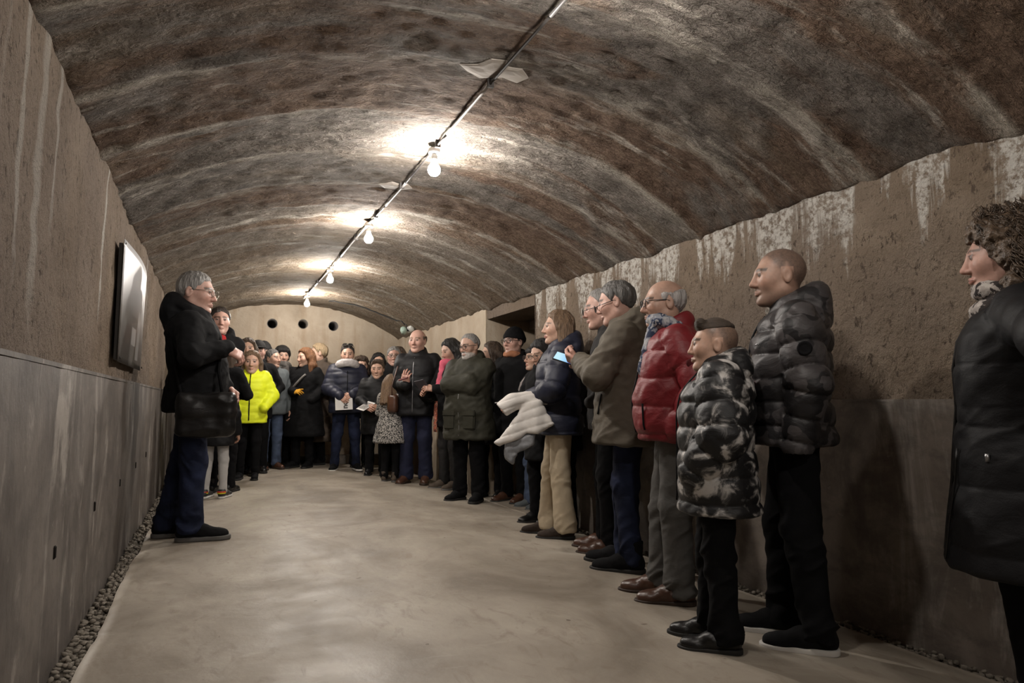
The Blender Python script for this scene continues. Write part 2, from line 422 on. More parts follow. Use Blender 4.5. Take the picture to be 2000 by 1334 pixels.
# --- back wall with three round pipe holes
def build_back():
    holes = [(0.806, 2.189), (1.276, 2.203), (1.755, 2.190)]
    r = 0.076
    zl, zh = 2.07, 2.32
    V = []; F = []
    def quad(x0, x1, z0, z1, n=(1, 1)):
        for i in range(n[0]):
            for j in range(n[1]):
                a = x0 + (x1 - x0) * i / n[0]; b = x0 + (x1 - x0) * (i + 1) / n[0]
                c = z0 + (z1 - z0) * j / n[1]; d = z0 + (z1 - z0) * (j + 1) / n[1]
                o = len(V); V.extend([(a, YB, c), (b, YB, c), (b, YB, d), (a, YB, d)]); F.append((o, o + 1, o + 2, o + 3))
    quad(XL - 0.1, XR + 0.1, -0.2, zl, (8, 6)); quad(XL - 0.1, XR + 0.1, zh, 2.75, (8, 2))
    xs = [XL - 0.1]
    for hx, hz in holes: xs += [hx - 0.12, hx + 0.12]
    xs.append(XR + 0.1)
    for k in range(0, len(xs), 2): quad(xs[k], xs[k + 1], zl, zh)
    for hx, hz in holes:
        m = 32; o = len(V)
        for k in range(m):
            a = 2 * math.pi * k / m; ca, sa = math.cos(a), math.sin(a)
            q = min(0.12 / max(abs(ca), 1e-6), 9)
            # point on the rectangle boundary
            tz = (zh - hz) / sa if sa > 1e-6 else ((zl - hz) / sa if sa < -1e-6 else 9)
            q = min(q, tz)
            V.append((hx + q * ca, YB, hz + q * sa))
        for k in range(m):
            a = 2 * math.pi * k / m
            V.append((hx + r * math.cos(a), YB, hz + r * math.sin(a)))
        for k in range(m):
            k2 = (k + 1) % m
            F.append((o + k, o + k2, o + m + k2, o + m + k))
        # fill the four corners of the rectangle
        for sx in (-1, 1):
            for zc in (zl, zh):
                V.append((hx + sx * 0.12, YB, zc))
                c = len(V) - 1
                ang = math.atan2(zc - hz, sx * 0.12) % (2 * math.pi)
                k = int(ang / (2 * math.pi / m)) % m
                F.append((c, o + k, o + (k + 1) % m))
    o = add('wall_back', mesh_from('wall_back', V, F, False), M_smooth)
    tag(o, 'plaster back wall of the tunnel pierced by three round holes', kind='structure')
    pm = plain('pipe_grey', (0.10, 0.09, 0.085), 0.5, 0.4)
    dk = plain('pipe_dark', (0.012, 0.011, 0.010), 0.9, 0.1)
    for i, (hx, hz) in enumerate(holes):
        m = 32; V2 = []; F2 = []
        for (yy, rr) in ((YB - 0.004, r + 0.004), (YB - 0.004, r - 0.004), (YB + 0.32, r - 0.004), (YB + 0.32, r + 0.003)):
            for k in range(m):
                a = 2 * math.pi * k / m; V2.append((hx + rr * math.cos(a), yy, hz + rr * math.sin(a)))
        for q in range(3):
            for k in range(m):
                k2 = (k + 1) % m; F2.append((q * m + k, q * m + k2, (q + 1) * m + k2, (q + 1) * m + k))
        F2.append(tuple(2 * m + k for k in range(m)))
        me = mesh_from('pipe_sleeve', V2, F2)
        add('pipe_sleeve', me, pm if i != 1 else plain('pipe_pale', (0.16, 0.14, 0.12), 0.6, 0.3), o)
    # low kerb at the foot of the back wall
    kb = add('trim_1', box_mesh('trim_1', XL, XR, YB - 0.16, YB + 0.05, -0.12, 0.10, 0.012), M_band['right'])
    tag(kb, 'low cement kerb along the foot of the back wall', kind='structure')
    return o
wb = build_back()

# --- floor slab, falling a little towards the right wall
def build_floor():
    ys = np.arange(YF, YB, 0.06); xs = np.linspace(0, 1, 70)
    nx, ny = len(xs), len(ys)
    le = -0.405 + 0.012 * np.array([vnoise(np.array([[0, y, 0]]), 3.0)[0] for y in ys]) + 0.004 * np.array([vnoise(np.array([[0, y, 0]]), 11.0)[0] for y in ys])
    re = 2.715 + 0.012 * np.array([vnoise(np.array([[5, y, 0]]), 3.0)[0] for y in ys])
    # the slab runs on into the side recess
    GX = le[None, :] + (re - le)[None, :] * xs[:, None]; GY = np.repeat(ys[None, :], nx, 0)
    GZ = np.vectorize(floor_z)(GX)
    P = np.stack([GX, GY, GZ], -1).reshape(-1, 3)
    P[:, 2] += 0.0012 * fbm(P, (3, 3, 1), 2.0)
    F = [tuple(q) for q in grid_faces(nx, ny)]
    V = [tuple(p) for p in P]
    # left and right skirts
    for edge, sgn in ((0, -1), (nx - 1, 1)):
        o = len(V)
        for j in range(ny):
            p = P[edge * ny + j]; V.append((p[0] + sgn * 0.004, p[1], p[2] - 0.12))
        for j in range(ny - 1):
            a = edge * ny + j
            q = (a, a + 1, o + j + 1, o + j)
            F.append(q if sgn > 0 else q[::-1])
    o = add('floor', mesh_from('floor', V, F), M_floor)
    tag(o, 'beige cement screed floor with faint stains', kind='structure')
    zr = floor_z(XR)
    V = [(2.70, NICHE0 - 0.02, floor_z(2.70) - 0.002), (XR + ND, NICHE0 - 0.02, zr - 0.005), (XR + ND, NICHE1 + 0.02, zr - 0.005), (2.70, NICHE1 + 0.02, floor_z(2.70) - 0.002)]
    V += [(x, y, z - 0.1) for x, y, z in V]
    add('recess_floor', mesh_from('recess_floor', V, [(0, 1, 2, 3), (7, 6, 5, 4), (0, 4, 5, 1), (1, 5, 6, 2), (2, 6, 7, 3), (3, 7, 4, 0)], False), M_floor, o)
    return o
floor_o = build_floor()

# ------------------------------------------------------------------ gravel strips along both walls
def mat_stone():
    n = N('pebble_stone', 0.85, 0.2)
    oi = n.node('ShaderNodeObjectInfo')
    c = n.ramp(n.noise(n.coord('Generated'), 7, 3), [(0.3, (0.115, 0.098, 0.078)), (0.7, (0.25, 0.222, 0.185))])
    c = n.mix(n.math('MULTIPLY', oi.outputs['Random'], 0.5), c, (0.30, 0.27, 0.225))
    n.color(c); return n.m
M_stone = mat_stone()
def mat_gravel():
    n = N('loose_gravel', 0.88, 0.2)
    c = n.ramp(n.voro(n.coord('Object'), 55, 'F1', 'Color'), [(0.2, (0.10, 0.085, 0.068)), (0.8, (0.27, 0.24, 0.20))])
    n.color(c); return n.m
M_gravel = mat_gravel()
M_bed = fabric('gravel_bed_soil', (0.085, 0.072, 0.058), 0.95, 0.3, 40)
def ico_stone(seed):
    bm = bmesh.new(); bmesh.ops.create_icosphere(bm, subdivisions=1, radius=1)
    r2 = random.Random(seed)
    for v in bm.verts:
        v.co *= 1 + r2.uniform(-0.16, 0.16)
    me = bpy.data.meshes.new('pebble'); bm.to_mesh(me); bm.free()
    me.polygons.foreach_set('use_smooth', np.ones(len(me.polygons), bool))
    return me
STONES = [ico_stone(i) for i in range(5)]
for s_ in STONES: s_.materials.append(M_stone)
def gravel(side, x0, x1, y_near, y_far, n_ind, label):
    zt = floor_z((x0 + x1) / 2) if side == 'right' else 0.0
    bed = add('gravel_bed', box_mesh('gravel_bed', x0 + (0.004 if side == 'left' else 0), x1 + 0.002, y_near - 0.8, y_far, zt - 0.14, zt - 0.028), M_bed)
    tag(bed, label, 'gravel')
    r2 = random.Random(3 if side == 'left' else 4)
    base_v = np.array([v.co[:] for v in STONES[0].vertices]); base_f = np.array([p.vertices[:] for p in STONES[0].polygons])
    VV = []; FF = []; cnt = 0; off = 0
    y = y_near
    while y < y_far:
        dy = 0.0045 if y < 6 else 0.0065
        y += dy
        x = r2.uniform(x0 + 0.006, x1 - 0.006)
        a, b, c = (r2.uniform(0.009, 0.017) for _ in range(3)); c *= 0.7
        z = zt - 0.028 + c * r2.uniform(0.5, 0.9) + r2.choice((0, 0, 0.012))
        rot = Matrix.Rotation(r2.uniform(0, 6.28), 3, 'Z') @ Matrix.Rotation(r2.uniform(-0.4, 0.4), 3, 'X')
        if cnt < n_ind:
            o = bpy.data.objects.new('pebble', STONES[cnt % 5]); COL.objects.link(o); o.parent = bed
            o.location = (x, y, z); o.rotation_euler = rot.to_euler(); o.scale = (a, b, c)
            cnt += 1
        else:
            VV.append((base_v * (a, b, c)) @ np.array(rot).T + (x, y, z)); FF.append(base_f + off); off += len(base_v)
    if VV:
        g = add('loose_gravel', mesh_from('loose_gravel', np.concatenate(VV), np.concatenate(FF)), M_gravel, bed)
        g['kind'] = 'stuff'
gravel('left', XL + 0.012, -0.402, 2.75, YB - 0.2, 215, 'strip of grey river pebbles along the foot of the left wall')
gravel('right', 2.722, XR - 0.012, 1.45, NICHE0 - 0.05, 85, 'strip of grey river pebbles at the foot of the lime-streaked right wall')
# small square drain slots and rust spots in the left cement band
for k, (yy, zz) in enumerate(((2.91, 0.42), (3.78, 0.46), (4.72, 0.47), (5.6, 0.50), (6.4, 0.52))):
    me = box_mesh('drain_slot', XL + 0.002, XL + 0.0165, yy - 0.012, yy + 0.012, zz - 0.022, zz + 0.022, 0.003)
    add('drain_slot', me, plain('slot_dark', (0.02, 0.017, 0.015), 0.9, 0.1), wl)

# ------------------------------------------------------------------ conduit and bare bulbs
CX, CZ = 1.17, 2.474
M_conduit_d = plain('conduit_dark', (0.055, 0.05, 0.047), 0.6, 0.3)
M_conduit_w = plain('conduit_pale', (0.52, 0.51, 0.50), 0.45, 0.4)
M_socket = plain('socket_white', (0.55, 0.53, 0.5), 0.4, 0.5)
def conduit():
    root = empty('ceiling_conduit', (CX, 3.0, CZ))
    tag(root, 'thin straight electrical conduit along the crown of the vault', 'conduit')
    marks = [YF + 0.1, 1.05, 2.30, 2.95, 3.62, 4.55, 5.15, 5.55, 7.2, 7.65, 9.2, 9.75, 10.4]
    for k in range(len(marks) - 1):
        a, b = marks[k], marks[k + 1]
        wob = [(0.004 * math.sin(y * 1.7), y - 3.0, 0.004 * math.sin(y * 2.3)) for y in np.linspace(a, b, 7)]
        V, F = tube(wob, 0.0065 if k % 2 == 0 else 0.0085, 8)
        add('conduit_run', mesh_from('conduit_run', V, F), M_conduit_d if k % 2 == 0 else M_conduit_w, root)
    for y in np.arange(-3.0, 10.4, 0.85):
        zt = 2.52 - CZ
        add('clip', box_mesh('clip', -0.016, 0.016, y - 3.0 - 0.008, y - 3.0 + 0.008, -0.014, zt, 0.002), M_conduit_d, root)
    return root
conduit()
M_bulb = emit('bulb_glow', BULB_COL, BULB_POWER)
def lathe(prof, n=20):
    V = []; F = []
    for (r, z) in prof:
        for k in range(n):
            a = 2 * math.pi * k / n; V.append((r * math.cos(a), r * math.sin(a), z))
    for i in range(len(prof) - 1):
        for k in range(n):
            k2 = (k + 1) % n; F.append((i * n + k, i * n + k2, (i + 1) * n + k2, (i + 1) * n + k))
    F.append(tuple(range(n - 1, -1, -1))); F.append(tuple((len(prof) - 1) * n + k for k in range(n)))
    return V, F
bulb_me = mesh_from('bulb', *lathe([(0.004, -0.085), (0.020, -0.082), (0.033, -0.068), (0.038, -0.050), (0.034, -0.032), (0.022, -0.012), (0.015, 0.004)]))
bulb_me.materials.append(M_bulb)
bulb_dim = bulb_me.copy(); bulb_dim.materials.clear(); bulb_dim.materials.append(emit('bulb_glow_weak', BULB_COL, BULB_POWER * BULB_DIM))
sock_me = mesh_from('socket', *lathe([(0.019, -0.004), (0.020, 0.020), (0.017, 0.026), (0.017, 0.045), (0.010, 0.050)]))
sock_me.materials.append(M_socket)
cup_me = mesh_from('junction_box', *lathe([(0.034, 0.052), (0.036, 0.056), (0.036, 0.078), (0.030, 0.084)]))
cup_me.materials.append(M_socket)
BULBS = [(3.87, 'bare glowing bulb that is the first along the conduit from the flaked ceiling patch'),
         (5.78, 'bare glowing bulb that is second along the conduit from the flaked ceiling patch'),
         (7.92, 'bare glowing bulb that is third along the conduit, next but one to the back wall'),
         (10.04, 'bare glowing bulb hanging closest to the back wall with holes'),
         (1.78, 'bare glowing bulb on the conduit above the viewer'),
         (-0.30, 'bare glowing bulb on the conduit just behind the viewer'),
         (-2.40, 'bare glowing bulb near the end wall behind the viewer')]
for y, lab in BULBS:
    r_ = empty('light_bulb', (CX, y, CZ - 0.080)); tag(r_, lab, 'light bulb', 'bare bulbs along the vault')
    for nm, me in (('bulb', bulb_me if y > 2.5 else bulb_dim), ('socket', sock_me), ('junction_box', cup_me)):
        o = bpy.data.objects.new(nm, me); COL.objects.link(o); o.parent = r_

# flaked patches on the vault beside the conduit: thin scabs of smooth lighter plaster
def flake(pts, y0, label):
    bm = bmesh.new()
    M = fabric('flaked_plaster', (0.33, 0.295, 0.26), 0.85, 0.15, 6)
    V = []
    n = len(pts)
    for (x, y) in pts: V.append((x, y, under_vault(x, y) - 0.004))
    for (x, y) in pts: V.append((x, y, under_vault(x, y) + 0.02))
    cx = sum(p[0] for p in pts) / n; cy = sum(p[1] for p in pts) / n
    # inner rings so that the scab follows the lumpy vault
    F = [(i, (i + 1) % n, n + (i + 1) % n, n + i) for i in range(n)]
    prev = list(range(n))
    for fr in (0.8, 0.6, 0.4, 0.2):
        cur = []
        for (x, y) in pts:
            xx, yy = cx + (x - cx) * fr, cy + (y - cy) * fr
            cur.append(len(V)); V.append((xx, yy, under_vault(xx, yy) - 0.008))
        for i in range(n): F.append((prev[(i + 1) % n], prev[i], cur[i], cur[(i + 1) % n]))
        prev = cur
    F.append(tuple(prev[::-1]))
    o = add('plaster_patch', mesh_from('plaster_patch', V, F, False), M, ceil_o)
    return o
flake([(0.98, 2.86), (1.06, 2.83), (1.10, 2.76), (1.17, 2.75), (1.20, 2.80), (1.27, 2.80), (1.33, 2.86), (1.30, 2.93), (1.22, 2.92), (1.12, 2.97), (1.04, 2.92)], 2.8, '')
flake([(1.02, 4.72), (1.10, 4.66), (1.22, 4.67), (1.27, 4.74), (1.20, 4.82), (1.08, 4.81)], 4.7, '')

# ------------------------------------------------------------------ cable and small spotlight at the back right
cab_pts = []
for x in np.linspace(1.55, 2.52, 14):
    cab_pts.append((x, 10.55 - 0.35 * (x - 1.55), under_vault(x, 10.55 - 0.35 * (x - 1.55)) - 0.012))
cab_pts += [(2.57, 10.16, 2.19), (2.62, 10.12, 2.12)]
V, F = tube(cab_pts, 0.009, 6)
tag(add('black_cable', mesh_from('black_cable', V, F), plain('cable_black', (0.012, 0.012, 0.012), 0.5, 0.4)), 'black cable clipped to the vault near the back wall', 'cable')
sp = empty('spotlight', (2.60, 10.10, 2.03)); tag(sp, 'small pale green emergency spotlight above the bald man', 'spotlight')
V, F = lathe([(0.03, -0.07), (0.045, -0.065), (0.05, 0.0), (0.045, 0.05), (0.02, 0.06)], 18)
add('lamp_head', mesh_from('lamp_head', V, F), plain('spot_green', (0.32, 0.42, 0.36), 0.35, 0.5), sp, (0, 0, 0), (R(70), 0, R(-20)))
V, F = lathe([(0.03, -0.07), (0.045, -0.065), (0.05, 0.0), (0.045, 0.05), (0.02, 0.06)], 18)
add('lamp_head', mesh_from('lamp_head', V, F), plain('spot_white', (0.62, 0.63, 0.6), 0.35, 0.5), sp, (0.11, 0.03, 0.03), (R(70), 0, R(30)))
add('bracket', box_mesh('bracket', -0.02, 0.28, 0.0, 0.03, -0.01, 0.02, 0.003), plain('cable_black', (0.012, 0.012, 0.012)), sp)
V, F = tube([(0.05, 0.01, 0.02), (0.04, 0.0, 0.09), (0.02, 0.02, 0.10)], 0.008, 6)
add('stem', mesh_from('stem', V, F), plain('cable_black', (0.012, 0.012, 0.012)), sp)

# ------------------------------------------------------------------ bowed metal picture panel on the left wall
def mat_panel():
    n = N('printed_panel', 0.30, 0.5)
    uv = n.node('ShaderNodeUVMap').outputs[0]
    s = n.sep(uv)
    sky = n.ramp(s[1], [(0.0, (0.045, 0.040, 0.036)), (0.30, (0.075, 0.068, 0.060)), (0.46, (0.155, 0.145, 0.135)), (0.70, (0.42, 0.42, 0.43)), (1.0, (0.50, 0.50, 0.51))])
    def rect(u0, u1, v0, v1):
        a = n.math('MULTIPLY', n.math('GREATER_THAN', s[0], u0), n.math('LESS_THAN', s[0], u1))
        b = n.math('MULTIPLY', n.math('GREATER_THAN', s[1], v0), n.math('LESS_THAN', s[1], v1))
        return n.math('MULTIPLY', a, b)
    c = n.mix(rect(0.40, 0.66, 0.0, 0.46), sky, (0.115, 0.108, 0.10))
    c = n.mix(rect(0.44, 0.62, 0.20, 0.36), c, (0.30, 0.29, 0.28))
    c = n.mix(rect(0.66, 0.80, 0.08, 0.55), c, (0.33, 0.325, 0.32))
    c = n.mix(rect(0.80, 0.86, 0.0, 0.40), c, (0.09, 0.085, 0.08))
    c = n.mix(n.math('MULTIPLY', n.ramp(n.noise(uv, 7, 4), [(0.4, 0.0), (0.7, 1.0)]), 0.15), c, (0.2, 0.19, 0.18))
    n.color(c); n.b.inputs['Metallic'].default_value = 0.15
    return n.m
def panel():
    root = empty('picture_panel', (XL, 4.75, 1.5)); tag(root, 'bowed metal panel with a grey printed view hung on the left wall', 'picture')
    nu, nv = 24, 20; y0, y1, z0, z1 = -0.60, 0.62, -0.335, 0.325
    V = []; U = []
    for i in range(nu):
        for j in range(nv):
            u = i / (nu - 1); v = j / (nv - 1)
            bow = 0.030 * math.sin(math.pi * min(1, u * 0.92)) * (v ** 1.6)
            V.append((0.034 + bow + 0.006 * v, y0 + (y1 - y0) * u, z0 + (z1 - z0) * v)); U.append((u, v))
    m = nu * nv
    V += [(x - 0.004, y, z) for x, y, z in V]
    F = [tuple(q) for q in grid_faces(nu, nv)]
    nf = len(F)
    F += [tuple(m + i for i in q[::-1]) for q in F[:nf]]
    ring = [i * nv for i in range(nu)] + [(nu - 1) * nv + j for j in range(1, nv)] + [i * nv + nv - 1 for i in range(nu - 2, -1, -1)] + [j for j in range(nv - 2, 0, -1)]
    for a, b in zip(ring, ring[1:] + ring[:1]): F.append((a, m + a, m + b, b))
    me = mesh_from('print_sheet', V, F)
    uvl = me.uv_layers.new(name='UVMap'); U = U + U
    for l in me.loops: uvl.data[l.index].uv = U[l.vertex_index]
    add('print_sheet', me, mat_panel(), root)
    fr = plain('panel_frame_dark', (0.03, 0.028, 0.026), 0.5, 0.3)
    for a in ((0.012, 0.030, y0 + 0.01, y0 + 0.03, z0 + 0.01, z1 - 0.02), (0.012, 0.030, y1 - 0.03, y1 - 0.01, z0 + 0.01, z1 - 0.02),
              (0.012, 0.030, y0 + 0.03, y1 - 0.03, z0 + 0.01, z0 + 0.03), (0.012, 0.030, y0 + 0.03, y1 - 0.03, z1 - 0.045, z1 - 0.025)):
        add('back_frame', box_mesh('back_frame', *a), fr, root)
    for (y, z) in ((y0 + 0.02, z1 - 0.02), (y1 - 0.02, z1 - 0.02), (y0 + 0.02, z0 + 0.02), (y1 - 0.02, z0 + 0.02)):
        V, F = lathe([(0.005, 0.0), (0.006, 0.004), (0.003, 0.006)], 10)
        add('screw', mesh_from('screw', V, F), fr, root, (0.040, y, z), (0, R(90), 0))
panel()

# ------------------------------------------------------------------ implicit surfaces -> meshes
EDG = np.array([(0, 1), (2, 3), (4, 5), (6, 7), (0, 2), (1, 3), (4, 6), (5, 7), (0, 4), (1, 5), (2, 6), (3, 7)])
CRN = np.array([(a, b, c) for a in (0, 1) for b in (0, 1) for c in (0, 1)], np.int64)   # index = 4a+2b+c
def mesh_sdf(fn, lo, hi, res, B=6):
    lo = np.array(lo, np.float32); hi = np.array(hi, np.float32)
    n = np.maximum(((hi - lo) / (res * B)).astype(int) + 1, 1)          # blocks
    # coarse pass
    gx = [lo[i] + (np.arange(n[i]) + 0.5) * res * B for i in range(3)]
    c = np.stack(np.meshgrid(*gx, indexing='ij'), -1).reshape(-1, 3).astype(np.float32)
    dc = fn(c).reshape(n)
    act = np.abs(dc) < res * B * 1.25
    N3 = n * B + 1
    sign = np.where(dc < 0, -1.0, 1.0).astype(np.float32)
    val = np.ones(N3, np.float32)
    val[:-1, :-1, :-1] = np.repeat(np.repeat(np.repeat(sign, B, 0), B, 1), B, 2)
    m0 = np.repeat(np.repeat(np.repeat(act, B, 0), B, 1), B, 2)
    m = np.zeros(N3, bool)
    for a in (0, 1):
        for b in (0, 1):
            for d in (0, 1):
                m[a:a + m0.shape[0], b:b + m0.shape[1], d:d + m0.shape[2]] |= m0
    idx = np.nonzero(m)
    P = np.stack(idx, 1).astype(np.float32) * res + lo
    val[m] = fn(P)
    # surface nets
    ins = val < 0
    nx, ny, nz = N3
    s = np.zeros((nx - 1, ny - 1, nz - 1), np.int8)
    for a, b, d in CRN:
        s += ins[a:nx - 1 + a, b:ny - 1 + b, d:nz - 1 + d]
    cell = np.nonzero((s > 0) & (s < 8))
    cc = np.stack(cell, 1)
    if len(cc) == 0: return np.zeros((0, 3), np.float32), np.zeros((0, 4), np.int32)
    cv = np.stack([val[cc[:, 0] + a, cc[:, 1] + b, cc[:, 2] + d] for a, b, d in CRN], 1)
    acc = np.zeros((len(cc), 3), np.float32); cnt = np.zeros(len(cc), np.float32)
    for e0, e1 in EDG:
        v0, v1 = cv[:, e0], cv[:, e1]
        k = (v0 < 0) != (v1 < 0)
        t = np.where(k, v0 / np.where(k, v0 - v1, 1), 0)
        p = CRN[e0] + t[:, None] * (CRN[e1] - CRN[e0])
        acc += p * k[:, None]; cnt += k
    V = (cc + acc / cnt[:, None]) * res + lo
    vid = np.full(s.shape, -1, np.int32); vid[cell] = np.arange(len(cc), dtype=np.int32)
    Fs = []
    for ax in range(3):
        o1, o2 = [(1, 2), (2, 0), (0, 1)][ax]
        sl0 = [slice(None)] * 3; sl1 = [slice(None)] * 3
        sl0[ax] = slice(0, -1); sl1[ax] = slice(1, None)
        a_ = ins[tuple(sl0)]; b_ = ins[tuple(sl1)]
        ch = a_ != b_
        lim = [slice(None)] * 3; lim[o1] = slice(1, -1); lim[o2] = slice(1, -1)
        q = np.zeros_like(ch); q[tuple(lim)] = ch[tuple(lim)]
        ii = np.stack(np.nonzero(q), 1)
        if len(ii) == 0: continue
        e1 = np.zeros(3, int); e1[o1] = 1; e2 = np.zeros(3, int); e2[o2] = 1
        f = np.stack([vid[tuple((ii - e1 - e2).T)], vid[tuple((ii - e2).T)], vid[tuple(ii.T)], vid[tuple((ii - e1).T)]], 1)
        fl = ~a_[tuple(ii.T)]
        f[fl] = f[fl][:, ::-1]
        Fs.append(f)
    return V.astype(np.float32), np.concatenate(Fs)
def vnormals(V, F):
    a = V[F[:, 2]] - V[F[:, 0]]; b = V[F[:, 3]] - V[F[:, 1]]
    fn = np.cross(a, b); nr = np.zeros_like(V)
    for k in range(4): np.add.at(nr, F[:, k], fn)
    return nr / (np.linalg.norm(nr, axis=1)[:, None] + 1e-12)
A3 = lambda p: np.array(p, np.float32)
def smin(a, b, k):
    if k <= 0: return np.minimum(a, b)
    h = np.maximum(k - np.abs(a - b), 0) / k
    return np.minimum(a, b) - h * h * k * 0.25
def smax(a, b, k): return -smin(-a, -b, k)
def ell(P, c, r):
    r = A3(r); q = P - A3(c)
    k0 = np.sqrt((q / r * (q / r)).sum(1)); k1 = np.sqrt((q / (r * r) * (q / (r * r))).sum(1)) + 1e-9
    return k0 * (k0 - 1) / k1
def rcone(P, a, b, r1, r2):
    a = A3(a); b = A3(b); ba = b - a; q = P - a
    t = np.clip(q @ ba / (ba @ ba), 0, 1)
    e = q - t[:, None] * ba
    return np.sqrt((e * e).sum(1)) - (r1 + (r2 - r1) * t)
def seg_t(P, a, b):
    a = A3(a); b = A3(b); ba = b - a
    return np.clip((P - a) @ ba / (ba @ ba), 0, 1)
def boxd(P, c, h, r=0.0):
    q = np.abs(P - A3(c)) - (A3(h) - r)
    return np.sqrt((np.maximum(q, 0) ** 2).sum(1)) + np.minimum(q.max(1), 0) - r
def loft(P, z, cx, cy, rx, ry, e=2.3):
    Z = P[:, 2]
    X = P[:, 0] - np.interp(Z, z, cx); Y = P[:, 1] - np.interp(Z, z, cy)
    a = np.interp(Z, z, rx); b = np.interp(Z, z, ry)
    s = ((np.abs(X) / a) ** e + (np.abs(Y) / b) ** e) ** (1 / e)
    return (s - 1) * np.minimum(a, b)
def torus(P, c, R_, r, tilt=0.0, sy=1.0, sz=1.0):
    """ring around z, tilted about x, sy squashes the ring in y"""
    q = P - A3(c); ct, st = math.cos(tilt), math.sin(tilt)
    y = q[:, 1] * ct + q[:, 2] * st; z = -q[:, 1] * st + q[:, 2] * ct
    y = y / sy
    d = np.sqrt(q[:, 0] ** 2 + y ** 2) - R_
    return np.sqrt(d * d + (z / sz) ** 2) - r
def rotm(yaw=0, pitch=0, roll=0):
    return np.array(Matrix.Rotation(R(yaw), 3, 'Z') @ Matrix.Rotation(R(pitch), 3, 'X') @ Matrix.Rotation(R(roll), 3, 'Y'), np.float32)

# ------------------------------------------------------------------ people
def mat_skin():
    n = N('skin', 0.48, 0.4)
    a = n.node('ShaderNodeVertexColor', layer_name='Col')
    c = n.coord('Object')
    f = n.ramp(n.noise(c, 60, 4, 0.6), [(0.3, 0.88), (0.7, 1.08)])
    n.color(n.mix(1.0, a.outputs['Color'], f, 'MULTIPLY'))
    n.b.inputs['Subsurface Weight'].default_value = 0.08
    n.b.inputs['Subsurface Radius'].default_value = (0.006, 0.003, 0.002)
    n.bump(n.noise(c, 350, 2), 0.08, 0.001)
    return n.m
M_skin = mat_skin()
def mat_hair(name, col, grain=(170, 170, 14), var=0.6, rough=0.5, bmp=0.012):
    key = 'hair_' + name
    if key in MATS: return MATS[key]
    n = N(key, rough, 0.4)
    f = n.noise(n.coord('Object', grain), 1.0, 3, 0.6)
    g = n.noise(n.coord('Object'), 14, 2)
    c = n.ramp(f, [(0.3, tuple(x * (1 - var) for x in col)), (0.7, tuple(min(1, x * (1 + var)) for x in col))])
    c = n.mix(n.math('MULTIPLY', g, 0.35), c, tuple(x * 0.5 for x in col))
    n.color(c)
    n.bump(f, 1.0, bmp)
    MATS[key] = n.m
    return n.m
M_lens = None
def mat_lens():
    global M_lens
    if M_lens is None:
        n = N('spectacle_lens', 0.04, 0.6); n.color((0.05, 0.05, 0.055)); n.b.inputs['Alpha'].default_value = 0.08
        M_lens = n.m
    return M_lens
CRC, CRR = (0, -0.015, 0.035), np.array((0.076, 0.095, 0.087))

def head_fn(fem=0.0, jaw=1.0, nose=1.0, neck=1.0):
    def f(P):
        Q = P.copy(); Q[:, 0] = np.abs(Q[:, 0])
        d = ell(Q, CRC, CRR)
        d = smin(d, ell(Q, (0, 0.018, -0.030), (0.060 - 0.003 * fem, 0.070, 0.085)), 0.04)
        d = smin(d, rcone(Q, (0.047 * jaw, -0.002, -0.055), (0.016, 0.056, -0.092), 0.019, 0.019), 0.03)
        d = smin(d, ell(Q, (0, 0.071, -0.0965), (0.022, 0.019, 0.017)), 0.02)
        d = smin(d, ell(Q, (0.038, 0.054, -0.016), (0.027, 0.026, 0.028)), 0.03)
        d = smin(d, rcone(Q, (0, 0.078, 0.027), (0.032, 0.072, 0.027), 0.012 - 0.003 * fem, 0.011), 0.02)
        d = smax(d, -ell(Q, (0.031, 0.100, 0.009), (0.019, 0.019, 0.0125)), 0.012)
        d = smin(d, rcone(Q, (0, 0.086, 0.018), (0, 0.0975 + 0.005 * nose, -0.022), 0.0085, 0.0115), 0.014)
        d = smin(d, ell(Q, (0, 0.1005 + 0.005 * nose, -0.0285), (0.0118, 0.0118, 0.0095)), 0.008)
        d = smin(d, ell(Q, (0.0125, 0.0930, -0.0315), (0.0080, 0.011, 0.0072)), 0.006)
        d = smin(d, rcone(Q, (0, 0.0915, -0.0565), (0.022, 0.081, -0.0605), 0.0065, 0.0035), 0.005)
        d = smin(d, rcone(Q, (0, 0.0905, -0.0675), (0.020, 0.081, -0.0625), 0.0072, 0.0035), 0.004)
        d = smin(d, ell(Q, (0.031, 0.077, 0.0095), (0.0128, 0.0128, 0.0128)), 0.0)
        d = smin(d, rcone(Q, (0.017, 0.0850, 0.0190), (0.046, 0.0765, 0.0165), 0.0040, 0.0038), 0.003)
        d = smin(d, rcone(Q, (0.018, 0.0820, -0.0005), (0.044, 0.0755, 0.0005), 0.0030, 0.0030), 0.004)
        e = ell(Q, (0.077, -0.014, 0.0), (0.0085, 0.019, 0.031))
        e = smax(e, -ell(Q, (0.087, -0.008, 0.003), (0.008, 0.012, 0.021)), 0.004)
        d = smin(d, e, 0.007)
        d = smin(d, rcone(Q, (0, -0.022, -0.06), (0, -0.050, -0.23), (0.053 - 0.008 * fem) * neck, (0.060 - 0.010 * fem) * neck), 0.03)
        return d
    return f
